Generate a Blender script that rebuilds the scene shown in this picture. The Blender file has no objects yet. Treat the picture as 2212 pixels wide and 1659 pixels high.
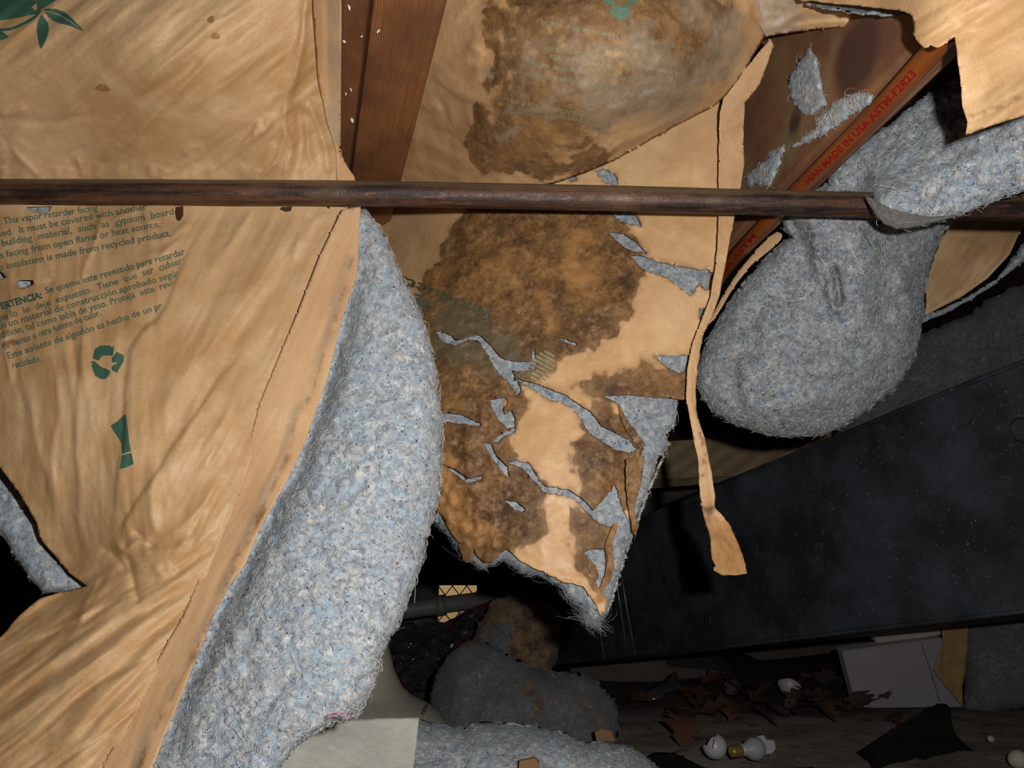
import bpy, bmesh, math, random
import numpy as np
from mathutils import Vector, Matrix
random.seed(7); RNG = np.random.RandomState(11)
sc = bpy.context.scene
COL = sc.collection
# ------------------------------------------------------------------ camera, world, flash, exposure
W, H, F = 2212.0, 1659.0, 1720.0
PITCH = math.radians(13.4); CAMZ = 0.25
CP, SP = math.cos(PITCH), math.sin(PITCH)
cam = bpy.data.cameras.new('camera'); cam.sensor_fit = 'HORIZONTAL'; cam.sensor_width = 36.0
cam.lens = 36.0 * F / W; cam.clip_start = 0.02; cam.clip_end = 50
camo = bpy.data.objects.new('camera', cam); COL.objects.link(camo)
camo.location = (0, 0, CAMZ); camo.rotation_euler = (math.pi / 2 + PITCH, 0, 0)
sc.camera = camo
world = bpy.data.worlds.new('world'); sc.world = world; world.use_nodes = True
bgn = world.node_tree.nodes['Background']
bgn.inputs[0].default_value = (0.75, 0.85, 1.0, 1); bgn.inputs[1].default_value = 0.004
FLASH_W = 4.4
fl = bpy.data.lights.new('flash', 'AREA'); fl.shape = 'DISK'; fl.size = 0.012; fl.energy = FLASH_W
fl.color = (1.0, 0.975, 0.94)
flo = bpy.data.objects.new('flash', fl); COL.objects.link(flo)
flo.location = (0.050, 0.0, CAMZ + 0.028); flo.rotation_euler = (math.pi / 2 + PITCH, 0, 0)
dl = bpy.data.lights.new('daylight_behind_vent', 'AREA'); dl.size = 0.5; dl.energy = 5.5; dl.color = (1.0, 0.86, 0.62)
dlo = bpy.data.objects.new('daylight_behind_vent', dl); COL.objects.link(dlo)
dlo.location = (-0.3, 3.75, 0.75); dlo.rotation_euler = (0.25, 0, 0)
sc.view_settings.view_transform = 'Standard'; sc.view_settings.look = 'None'
sc.view_settings.gamma = 1.0; sc.view_settings.exposure = 0.0
sc.view_settings.use_curve_mapping = False

# ------------------------------------------------------------------ coordinates
def at(px, py, D):
    """point seen at pixel (px, py) of the 2212x1659 frame, D metres deep along the view axis"""
    x = (np.asarray(px, float) - W / 2) / F * D; v = (H / 2 - np.asarray(py, float)) / F * D
    return np.stack([x, D * CP - v * SP, CAMZ + D * SP + v * CP], -1)
def P3(px, py, D):
    return Vector([float(a) for a in at(px, py, float(D))])
def plane_D(px, py, z):
    v = (H / 2 - np.asarray(py, float)) / F
    return (z - CAMZ) / (SP + v * CP)

# ------------------------------------------------------------------ noise
def _h(ix, iy, s):
    n = (ix.astype(np.int64) * 374761393 + iy.astype(np.int64) * 668265263 + s * 974634777) & 0x7fffffff
    n = ((n ^ (n >> 13)) * 1274126177) & 0x7fffffff
    return ((n ^ (n >> 16)) & 0xffff) / 65535.0
def noise(x, y, s=0):
    ix, iy = np.floor(x), np.floor(y); fx, fy = x - ix, y - iy
    fx = fx * fx * fx * (fx * (fx * 6 - 15) + 10); fy = fy * fy * fy * (fy * (fy * 6 - 15) + 10)
    ix = ix.astype(np.int64); iy = iy.astype(np.int64)
    a, b = _h(ix, iy, s), _h(ix + 1, iy, s); c, d = _h(ix, iy + 1, s), _h(ix + 1, iy + 1, s)
    return (a + (b - a) * fx + (c - a) * fy + (a - b - c + d) * fx * fy) * 2 - 1
def fbm(x, y, s=0, o=4):
    r = 0; a = 1.0; t = 0
    for i in range(o):
        r = r + a * noise(x * 2 ** i, y * 2 ** i, s + i * 17); t += a; a *= .5
    return r / t

# ------------------------------------------------------------------ 2D geometry
def seg_dist(X, Y, line, closed=False, nearest=False):
    L = np.asarray(line, float)
    A = L; B = np.roll(L, -1, 0)
    if not closed: A, B = L[:-1], L[1:]
    best = np.full(X.shape, 1e18); sgn = np.ones(X.shape); tt = np.zeros(X.shape)
    nx = X.copy(); ny = Y.copy(); n = len(A)
    for i, (a, b) in enumerate(zip(A, B)):
        d = b - a; l2 = max(d @ d, 1e-9)
        t = np.clip(((X - a[0]) * d[0] + (Y - a[1]) * d[1]) / l2, 0, 1)
        qx, qy = a[0] + t * d[0], a[1] + t * d[1]
        dd = (X - qx) ** 2 + (Y - qy) ** 2
        m = dd < best
        best = np.where(m, dd, best); tt = np.where(m, (i + t) / n, tt)
        sgn = np.where(m, np.sign((Y - a[1]) * d[0] - (X - a[0]) * d[1]), sgn)
        if nearest: nx = np.where(m, qx, nx); ny = np.where(m, qy, ny)
    if nearest: return np.sqrt(best), nx, ny
    return np.sqrt(best), sgn, tt
def inside(X, Y, loops):
    r = np.zeros(X.shape, bool)
    for lp in loops:
        L = np.asarray(lp, float); B = np.roll(L, -1, 0)
        for a, b in zip(L, B):
            if a[1] == b[1]: continue
            c = ((a[1] > Y) != (b[1] > Y)) & (X < (b[0] - a[0]) * (Y - a[1]) / (b[1] - a[1]) + a[0])
            r ^= c
    return r
def rough(loop, amp=1.5, step=7, seed=1, closed=True):
    L = np.asarray(loop, float); out = []
    B = np.roll(L, -1, 0)
    n = len(L) if closed else len(L) - 1
    s = 0
    for i in range(n):
        a, b = L[i], B[i]; d = b - a; l = math.hypot(*d); k = max(1, int(l / step))
        nrm = np.array([-d[1], d[0]]) / max(l, 1e-6)
        for j in range(k):
            p = a + d * j / k
            o = amp * float(fbm(np.array([(s + l * j / k) / 14.0]), np.array([seed * 7.3]), seed, 3)[0]) * 1.6 if j else 0
            out.append(tuple(p + nrm * o))
        s += l
    if not closed: out.append(tuple(L[-1]))
    return out
def smooth(pts, closed=True, it=2):
    P = [np.array(p, float) for p in pts]
    for _ in range(it):
        Q = []
        n = len(P)
        for i in range(n if closed else n - 1):
            a, b = P[i], P[(i + 1) % n]
            Q += [a * .75 + b * .25, a * .25 + b * .75]
        if not closed: Q = [P[0]] + Q + [P[-1]]
        P = Q
    return [tuple(p) for p in P]
def grid_tris(loops, step):
    A = np.concatenate([np.asarray(l, float) for l in loops])
    x0, y0 = A.min(0) - step; x1, y1 = A.max(0) + step
    nx = int((x1 - x0) / step) + 2; ny = int((y1 - y0) / step) + 2
    gx, gy = np.meshgrid(x0 + np.arange(nx) * step, y0 + np.arange(ny) * step)
    gx = gx + RNG.uniform(-.12, .12, gx.shape) * step; gy = gy + RNG.uniform(-.12, .12, gx.shape) * step
    X, Y = gx.ravel(), gy.ravel()
    best = np.full(X.shape, 1e9); bx = X.copy(); by = Y.copy()
    for lp in loops:
        L = np.asarray(lp, float); B = np.roll(L, -1, 0)
        for a, b in zip(L, B):
            lo = np.minimum(a, b) - 2 * step; hi = np.maximum(a, b) + 2 * step
            i0 = max(0, int((lo[0] - x0) / step)); i1 = min(nx, int((hi[0] - x0) / step) + 2)
            j0 = max(0, int((lo[1] - y0) / step)); j1 = min(ny, int((hi[1] - y0) / step) + 2)
            if i0 >= i1 or j0 >= j1: continue
            idx = (np.arange(j0, j1)[:, None] * nx + np.arange(i0, i1)[None]).ravel()
            d = b - a; l2 = max(d @ d, 1e-9)
            t = np.clip(((X[idx] - a[0]) * d[0] + (Y[idx] - a[1]) * d[1]) / l2, 0, 1)
            qx, qy = a[0] + t * d[0], a[1] + t * d[1]; dd = np.hypot(X[idx] - qx, Y[idx] - qy)
            m = dd < best[idx]; k = idx[m]
            best[k] = dd[m]; bx[k] = qx[m]; by[k] = qy[m]
    s = best < step * .6
    X = np.where(s, bx, X); Y = np.where(s, by, Y)
    j, i = np.meshgrid(np.arange(ny - 1), np.arange(nx - 1), indexing='ij')
    a = (j * nx + i).ravel(); b = a + 1; c = a + nx; d = c + 1
    fl_ = ((i + j) % 2).ravel() == 0
    T = np.concatenate([np.stack([a, c, b], 1)[fl_], np.stack([b, c, d], 1)[fl_],
                        np.stack([a, c, d], 1)[~fl_], np.stack([a, d, b], 1)[~fl_]])
    cx, cy = X[T].mean(1), Y[T].mean(1)
    ar = np.abs((X[T[:, 1]] - X[T[:, 0]]) * (Y[T[:, 2]] - Y[T[:, 0]]) - (X[T[:, 2]] - X[T[:, 0]]) * (Y[T[:, 1]] - Y[T[:, 0]]))
    T = T[inside(cx, cy, loops) & (ar > 1e-3)]
    u, inv = np.unique(T, return_inverse=True)
    return X[u], Y[u], inv.reshape(-1, 3)
def boundary(T):
    E = np.concatenate([T[:, [0, 1]], T[:, [1, 2]], T[:, [2, 0]]])
    S = np.sort(E, 1); key = S[:, 0].astype(np.int64) * 10000000 + S[:, 1]
    _, idx, cnt = np.unique(key, return_index=True, return_counts=True)
    return E[idx[cnt == 1]]

# ------------------------------------------------------------------ depth fields
class Field:
    """a smooth surface through control points (px, py, depth) with folds in metres towards the viewer"""
    def __init__(s, ctrl, folds=(), extra=None, gain=.72):
        s.gain = gain
        C = np.asarray(ctrl, float); s.P = C[:, :2] / 1000; n = len(C)
        s.aff = n < 4
        if s.aff:
            A = np.c_[np.ones(n), s.P][:, :n]; s.w = np.linalg.lstsq(A, C[:, 2], rcond=None)[0]; s.n = n
        else:
            r2 = ((s.P[:, None] - s.P[None]) ** 2).sum(-1)
            K = .5 * r2 * np.log(r2 + 1e-12) + np.eye(n) * 1e-5
            A = np.zeros((n + 3, n + 3)); A[:n, :n] = K; A[:n, n] = 1; A[:n, n + 1:] = s.P; A[n:, :n] = A[:n, n:].T
            s.w = np.linalg.solve(A, np.r_[C[:, 2], 0, 0, 0])
        s.folds = folds; s.extra = extra
    def base(s, X, Y):
        x, y = X / 1000, Y / 1000
        if s.aff: return (np.c_[np.ones(len(x)), x, y][:, :s.n]) @ s.w
        r = s.w[-3] + s.w[-2] * x + s.w[-1] * y
        for p, w in zip(s.P, s.w): 
            r2 = (x - p[0]) ** 2 + (y - p[1]) ** 2; r = r + w * .5 * r2 * np.log(r2 + 1e-12)
        return r
    def __call__(s, X, Y):
        X = np.atleast_1d(np.asarray(X, float)); Y = np.atleast_1d(np.asarray(Y, float))
        D = s.base(X, Y)
        for f in s.folds:
            L = np.asarray(f[0], float); kind, amp, wd = f[1], f[2] / 1000.0 * s.gain, f[3]
            m = (X > L[:, 0].min() - 4 * wd) & (X < L[:, 0].max() + 4 * wd) & (Y > L[:, 1].min() - 4 * wd) & (Y < L[:, 1].max() + 4 * wd)
            if not m.any(): continue
            x, y = X[m], Y[m]
            x2 = x + 5 * noise(x / 95, y / 95, 5); y2 = y + 5 * noise(x / 95, y / 95, 9)
            d, sg, t = seg_dist(x2, y2, L)
            tap = np.clip(np.minimum(t, 1 - t) * 5, 0, 1); tap = tap * tap * (3 - 2 * tap) * .9 + .1 * (t > 0) * (t < 1)
            if kind == 'r': h = np.exp(-(d / wd) ** 1.3)
            elif kind == 'b': h = np.exp(-(d / wd) ** 2)
            else:
                sd = d * sg * (1 if kind == 's' else -1)
                h = (.4 + .6 * (1 - np.exp(-np.maximum(sd, 0) / 9))) * np.exp(-np.maximum(sd, 0) / wd) * 1.25 * ss(-2.5, 3.5, sd)
            D[m] -= amp * h * tap
        if s.extra is not None: D = D + s.extra(X, Y)
        return D
def streak(ang, lx, ly, amp, seed=0, ridge=False):
    c, s_ = math.cos(math.radians(ang)), math.sin(math.radians(ang))
    def f(X, Y):
        u = X * c + Y * s_; v = -X * s_ + Y * c
        v = v + 12 * noise(u / 180, v / 60, seed + 3)
        n = fbm(u / lx, v / ly, seed, 3)
        if ridge: n = 1 - 2 * np.abs(n)
        return -amp / 1000.0 * n
    return f
def addf(*fs):
    return lambda X, Y: sum(f(X, Y) for f in fs)
def masked(f, g):
    return lambda X, Y: f(X, Y) * g(X, Y)
def ss(a, b, x):
    t = np.clip((x - a) / (b - a), 0, 1); return t * t * (3 - 2 * t)

# ------------------------------------------------------------------ objects
def mkobj(name, V, Fc, mat, parent=None, smooth_=True, attrs=None):
    V = np.asarray(V, float); me = bpy.data.meshes.new(name)
    org = parent_origin(parent)
    V = V - org
    me.from_pydata(V.tolist(), [], Fc.tolist() if isinstance(Fc, np.ndarray) else Fc); me.update()
    if smooth_: me.polygons.foreach_set('use_smooth', [True] * len(me.polygons))
    me.materials.append(mat)
    for k, a in (attrs or {}).items():
        at_ = me.attributes.new(k, 'FLOAT', 'POINT'); at_.data.foreach_set('value', np.asarray(a, np.float32))
    o = bpy.data.objects.new(name, me); COL.objects.link(o)
    if parent is not None: o.parent = parent
    return o
ORG = {}
def parent_origin(p):
    r = np.zeros(3)
    while p is not None:
        r = r + np.array(p.location); p = p.parent
    return r
def thing(name, label, cat, loc=(0, 0, 0), group=None):
    o = bpy.data.objects.new(name, None); COL.objects.link(o); o.location = loc; o.empty_display_size = .05
    return tag(o, label, cat, group)
def tag(o, label=None, cat=None, group=None, kind=None):
    if label: o['label'] = label
    if cat: o['category'] = cat
    if group: o['group'] = group
    if kind: o['kind'] = kind
    return o
def recenter(o):
    """put a one-mesh thing's origin at its own base"""
    me = o.data; n = len(me.vertices); a = np.zeros(n * 3); me.vertices.foreach_get('co', a); a = a.reshape(-1, 3)
    c = (a.min(0) + a.max(0)) / 2; c[2] = a[:, 2].min()
    me.vertices.foreach_set('co', (a - c).ravel()); o.location = c; me.update()
    return o
def vnorm(V, T):
    n = np.cross(V[T[:, 1]] - V[T[:, 0]], V[T[:, 2]] - V[T[:, 0]])
    N = np.zeros_like(V)
    for k in range(3): np.add.at(N, T[:, k], n)
    return N / (np.linalg.norm(N, axis=1, keepdims=True) + 1e-12)
def close(V, T, Vb):
    n = len(V); E = boundary(T)
    side = np.concatenate([np.stack([E[:, 1], E[:, 0], E[:, 0] + n], 1), np.stack([E[:, 1], E[:, 0] + n, E[:, 1] + n], 1)])
    return np.concatenate([V, Vb]), np.concatenate([T, T[:, ::-1] + n, side])
def sheet(name, loops, field, mat, parent, step=5, t=0.0006, attrs=None, curl=0.0, curlw=7, curl_loops=None):
    X, Y, T = grid_tris(loops, step)
    D = field(X, Y)
    if curl:
        for lp in (loops if curl_loops is None else curl_loops):
            d, _, _ = seg_dist(X, Y, lp, True)
            D = D - curl * np.exp(-d / curlw) * (.6 + .7 * noise(X / 30, Y / 30, 4))
    V = at(X, Y, D); N = vnorm(V, T)
    # triangles wind so that the normal faces the camera
    if (N * (np.array([0, 0, CAMZ]) - V)).sum() < 0: T = T[:, ::-1]; N = -N
    VV, TT = close(V, T, V - N * t)
    at2 = {k: np.tile(f(X, Y), 2) for k, f in (attrs or {}).items()}
    return mkobj(name, VV, TT, mat, parent, True, at2)
SURF = {}
def pillow(name, loops, field, mat, parent, step=6, thick=.05, edge=60, back=None, lump=.004, lscale=26, attrs=None, bulge=.5, seed=0, powr=.5):
    """a soft batt: its front swells from the rim, its back closes the body"""
    X, Y, T = grid_tris(loops, step)
    d = np.full(X.shape, 1e9)
    for lp in loops:
        dd, _, _ = seg_dist(X, Y, lp, True); d = np.minimum(d, dd)
    q = np.clip(d / edge, 0, 1); prof = (1 - (1 - q) ** 2) ** powr
    D0 = field(X, Y)
    lum = lump * (fbm(X / lscale, Y / lscale, seed + 40, 4) * 1.5) * (.3 + .7 * np.clip(q * 2, 0, 1))
    D = D0 + thick * bulge * (1 - prof) - lum
    Db = D0 + thick * bulge + (thick * (1 - bulge)) * prof + .002
    V = at(X, Y, D); N = vnorm(V, T)
    if (N * (np.array([0, 0, CAMZ]) - V)).sum() < 0: T = T[:, ::-1]; N = -N
    if step <= 8:
        f2 = noise(X / 13, Y / 13, seed) * .0011 + noise(X / 7.5, Y / 7.5, seed + 5) * .0007
        V = V + N * f2[:, None]
    VV, TT = close(V, T, at(X, Y, Db))
    at2 = {k: np.tile(f(X, Y), 2) for k, f in (attrs or {}).items()}
    o = mkobj(name, VV, TT, mat, parent, True, at2)
    SURF[o.name] = (V, N, T)
    return o
def fibres(surf, n, mat, parent, L=.006, r=.00011, name='loose_fibre', seed=1, lift=.0012, keep=None, color=None):
    V, N, T = SURF[surf] if isinstance(surf, str) else surf
    rg = np.random.RandomState(seed)
    ti = rg.randint(0, len(T), n)
    w = rg.dirichlet((1, 1, 1), n)
    P = (V[T[ti]] * w[..., None]).sum(1); Nn = N[T[ti, 0]]
    if keep is not None:
        k = keep(P); P, Nn = P[k], Nn[k]; n = len(P)
    K = 6
    t1 = np.cross(Nn, rg.normal(size=(n, 3))); t1 /= np.linalg.norm(t1, axis=1, keepdims=True) + 1e-9
    t2 = np.cross(Nn, t1)
    le = L * rg.gamma(3, .33, n); ang = rg.normal(0, 1.1, n); cur = rg.normal(0, .75, n); up = rg.uniform(-.25, .55, n) ; 
    pts = [P - Nn * .0004]
    cp = pts[0].copy(); a = np.zeros(n)
    for k in range(K - 1):
        a = a + cur + rg.normal(0, .25, n)
        dvec = t1 * np.cos(a)[:, None] + t2 * np.sin(a)[:, None] + Nn * (up * (1.4 - k * .55))[:, None]
        dvec /= np.linalg.norm(dvec, axis=1, keepdims=True)
        cp = cp + dvec * (le / (K - 1))[:, None] + Nn * lift / K
        pts.append(cp.copy())
    C = np.stack(pts, 1)                                  # n,K,3
    tan = np.gradient(C, axis=1); tan /= np.linalg.norm(tan, axis=2, keepdims=True) + 1e-9
    s1 = np.cross(tan, Nn[:, None, :]); s1 /= np.linalg.norm(s1, axis=2, keepdims=True) + 1e-9
    s2 = np.cross(tan, s1)
    rr = (r * rg.uniform(.6, 1.5, n))[:, None, None]
    ring = [C + rr * (s1 * math.cos(q) + s2 * math.sin(q)) for q in (0, 2.094, 4.189)]
    R = np.stack(ring, 2).reshape(n * K * 3, 3)
    base = (np.arange(n) * K * 3)[:, None, None]
    kk = (np.arange(K - 1) * 3)[None, :, None]; q = np.arange(3)[None, None]; q2 = (q + 1) % 3
    Fq = np.stack([base + kk + q, base + kk + q2, base + kk + 3 + q2, base + kk + 3 + q], -1).reshape(-1, 4)
    o = mkobj(name, R, Fq, mat, parent)
    o['kind'] = 'stuff'
    return o
def rim_surface(line, field, spread=3, dn=0):
    """points along an edge so that threads can hang from it"""
    L = rough(line, 0, 3, closed=False); A = np.array(L); n = len(A)
    D = field(A[:, 0], A[:, 1]) + dn
    V = at(A[:, 0], A[:, 1], D)
    tg = np.gradient(A, axis=0); nn = np.stack([tg[:, 1], -tg[:, 0]], 1); nn /= np.linalg.norm(nn, axis=1, keepdims=True) + 1e-9
    Nw = np.stack([nn[:, 0], nn[:, 1] * SP, -nn[:, 1] * CP], 1)
    T = np.stack([np.arange(n - 1), np.arange(1, n), np.arange(1, n)], 1)
    return V, Nw, T
def tube_mesh(pts, r, n=10, close_ends=True):
    P = [np.array(p, float) for p in pts]; K = len(P); V = []; Fc = []
    rs = r if hasattr(r, '__len__') else [r] * K
    up = None
    for i in range(K):
        t = P[min(i + 1, K - 1)] - P[max(i - 1, 0)]; t /= np.linalg.norm(t) + 1e-12
        if up is None:
            up = np.array([0, 0, 1.]) if abs(t[2]) < .9 else np.array([1., 0, 0])
        s1 = np.cross(t, up); s1 /= np.linalg.norm(s1); s2 = np.cross(s1, t); up = s2
        for k in range(n):
            a = 2 * math.pi * k / n; V.append(P[i] + rs[i] * (s1 * math.cos(a) + s2 * math.sin(a)))
    for i in range(K - 1):
        for k in range(n):
            a = i * n + k; b = i * n + (k + 1) % n
            Fc.append((a, b, b + n, a + n))
    if close_ends: Fc.append(tuple(range(n))[::-1]); Fc.append(tuple(range((K - 1) * n, K * n)))
    return V, Fc
def prism(name, poly, Df, depth, mat, parent=None, up=None, bev=.0):
    """solid whose front face is the traced outline standing at depth Df, built back by 'depth'"""
    n = len(poly)
    Dd = [Df(*p) if callable(Df) else Df for p in poly]
    Fr = [np.array(P3(p[0], p[1], d)) for p, d in zip(poly, Dd)]
    a = sum((np.cross(Fr[i] - Fr[0], Fr[(i + 1) % n] - Fr[0]) for i in range(1, n - 1)), np.zeros(3)); a /= np.linalg.norm(a)
    if a @ (Fr[0] - np.array([0, 0, CAMZ])) < 0: a = -a
    Bk = [f + a * depth for f in Fr]
    bm = bmesh.new(); v = [bm.verts.new(p) for p in Fr + Bk]
    bm.faces.new(v[:n]); bm.faces.new(v[n:][::-1])
    for i in range(n): bm.faces.new((v[i], v[i + n], v[(i + 1) % n + n], v[(i + 1) % n]))
    bmesh.ops.recalc_face_normals(bm, faces=bm.faces)
    if bev: bmesh.ops.bevel(bm, geom=list(bm.edges), offset=bev, segments=2, affect='EDGES')
    V = [tuple(x.co) for x in bm.verts]; bm.verts.index_update(); Fc = [tuple(x.index for x in f.verts) for f in bm.faces]
    bm.free()
    return mkobj(name, V, Fc, mat, parent, False)
def box(name, lo, hi, mat, parent=None):
    (a, b, c), (d, e, f) = lo, hi
    V = [(a, b, c), (d, b, c), (d, e, c), (a, e, c), (a, b, f), (d, b, f), (d, e, f), (a, e, f)]
    Fc = [(0, 3, 2, 1), (4, 5, 6, 7), (0, 1, 5, 4), (1, 2, 6, 5), (2, 3, 7, 6), (3, 0, 4, 7)]
    return mkobj(name, V, Fc, mat, parent, False)
def printed(name, polys2d, field, mat, parent, off=.0008, seg=6):
    """ink that follows the paper: triangles in pixel space laid on the sheet's own surface"""
    bm = bmesh.new()
    for P, Fs in polys2d:
        v = [bm.verts.new((p[0], p[1], 0)) for p in P]
        for f in Fs:
            try: bm.faces.new([v[i] for i in f])
            except ValueError: pass
    bmesh.ops.triangulate(bm, faces=bm.faces)
    for _ in range(3):
        E = [e for e in bm.edges if e.calc_length() > seg]
        if not E: break
        bmesh.ops.subdivide_edges(bm, edges=E, cuts=1)
        bmesh.ops.triangulate(bm, faces=bm.faces)
    bm.verts.index_update()
    A = np.array([x.co[:2] for x in bm.verts]); Fc = [tuple(x.index for x in f.verts) for f in bm.faces]; bm.free()
    D = field(A[:, 0], A[:, 1]) - off
    return mkobj(name, at(A[:, 0], A[:, 1], D), Fc, mat, parent)
def text2d(body, x, y, size, ang, bold=.0, squash=1.0, space=1.0):
    cu = bpy.data.curves.new('t', 'FONT'); cu.body = body; cu.size = 1; cu.offset = bold; cu.resolution_u = 2; cu.space_character = space
    o = bpy.data.objects.new('t', cu); COL.objects.link(o)
    dg = bpy.context.evaluated_depsgraph_get(); me = bpy.data.meshes.new_from_object(o.evaluated_get(dg))
    P = [(v.co.x * size * squash, -v.co.y * size) for v in me.vertices]; Fs = [tuple(p.vertices) for p in me.polygons]
    bpy.data.objects.remove(o); bpy.data.curves.remove(cu); bpy.data.meshes.remove(me)
    c, s_ = math.cos(math.radians(ang)), math.sin(math.radians(ang))
    return [(x + a * c - b * s_, y + a * s_ + b * c) for a, b in P], Fs
def fit_text(body, x0, y0, x1, y1, size, bold=.015):
    P, Fs = text2d(body, 0, 0, 1, 0, bold); w = max(p[0] for p in P); L = math.hypot(x1 - x0, y1 - y0)
    return text2d(body, x0, y0, size, math.degrees(math.atan2(y1 - y0, x1 - x0)), bold, L / (w * size))
def poly2d(pts): return list(pts), [tuple(range(len(pts)))]

# ------------------------------------------------------------------ materials
def nt(name):
    m = bpy.data.materials.new(name); m.use_nodes = True; t = m.node_tree; b = t.nodes['Principled BSDF']
    return m, t, b
class NB:
    def __init__(s, t, scale_obj=True):
        s.t = t; s.co = t.nodes.new('ShaderNodeTexCoord').outputs['Object']
    def n(s, ty, **k):
        x = s.t.nodes.new(ty)
        for a, b in k.items(): setattr(x, a, b)
        return x
    def L(s, a, b): s.t.links.new(a, b)
    def map(s, sc_=(1, 1, 1), rot=(0, 0, 0)):
        m = s.n('ShaderNodeMapping'); m.inputs['Scale'].default_value = sc_; m.inputs['Rotation'].default_value = rot
        s.L(s.co, m.inputs['Vector']); return m.outputs[0]
    def noise(s, scale, detail=4, rough_=.55, vec=None, dist=0):
        x = s.n('ShaderNodeTexNoise'); x.inputs['Scale'].default_value = scale; x.inputs['Detail'].default_value = detail
        x.inputs['Roughness'].default_value = rough_; x.inputs['Distortion'].default_value = dist
        s.L(vec or s.co, x.inputs['Vector']); return x.outputs[0]
    def vor(s, scale, feat='F1', out='Distance', vec=None):
        x = s.n('ShaderNodeTexVoronoi'); x.inputs['Scale'].default_value = scale; x.feature = feat
        s.L(vec or s.co, x.inputs['Vector']); return x.outputs[out]
    def ramp(s, f, stops):
        x = s.n('ShaderNodeValToRGB'); e = x.color_ramp.elements
        while len(e) < len(stops): e.new(.5)
        for i, (p, c) in enumerate(stops):
            e[i].position = p; e[i].color = (c, c, c, 1) if not hasattr(c, '__len__') else tuple(c) + (1,)
        s.L(f, x.inputs[0]); return x.outputs[0]
    def mix(s, f, a, b, mode='MIX'):
        x = s.n('ShaderNodeMix', data_type='RGBA', blend_type=mode)
        for sock, val in ((x.inputs[0], f), (x.inputs[6], a), (x.inputs[7], b)):
            if hasattr(val, 'is_output'): s.L(val, sock)
            elif hasattr(val, '__len__'): sock.default_value = tuple(val) + (1,)
            else: sock.default_value = val
        return x.outputs[2]
    def math(s, op, a, b=0.0, c=None):
        x = s.n('ShaderNodeMath', operation=op)
        for i, v in enumerate((a, b) if c is None else (a, b, c)):
            if hasattr(v, 'is_output'): s.L(v, x.inputs[i])
            else: x.inputs[i].default_value = v
        return x.outputs[0]
    def attr(s, name):
        x = s.n('ShaderNodeAttribute'); x.attribute_name = name; return x.outputs['Fac']
    def bump(s, h, dist=.001, st=1.0, normal=None):
        x = s.n('ShaderNodeBump'); x.inputs['Distance'].default_value = dist; x.inputs['Strength'].default_value = st
        s.L(h, x.inputs['Height'])
        if normal is not None: s.L(normal, x.inputs['Normal'])
        return x.outputs[0]
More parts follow.
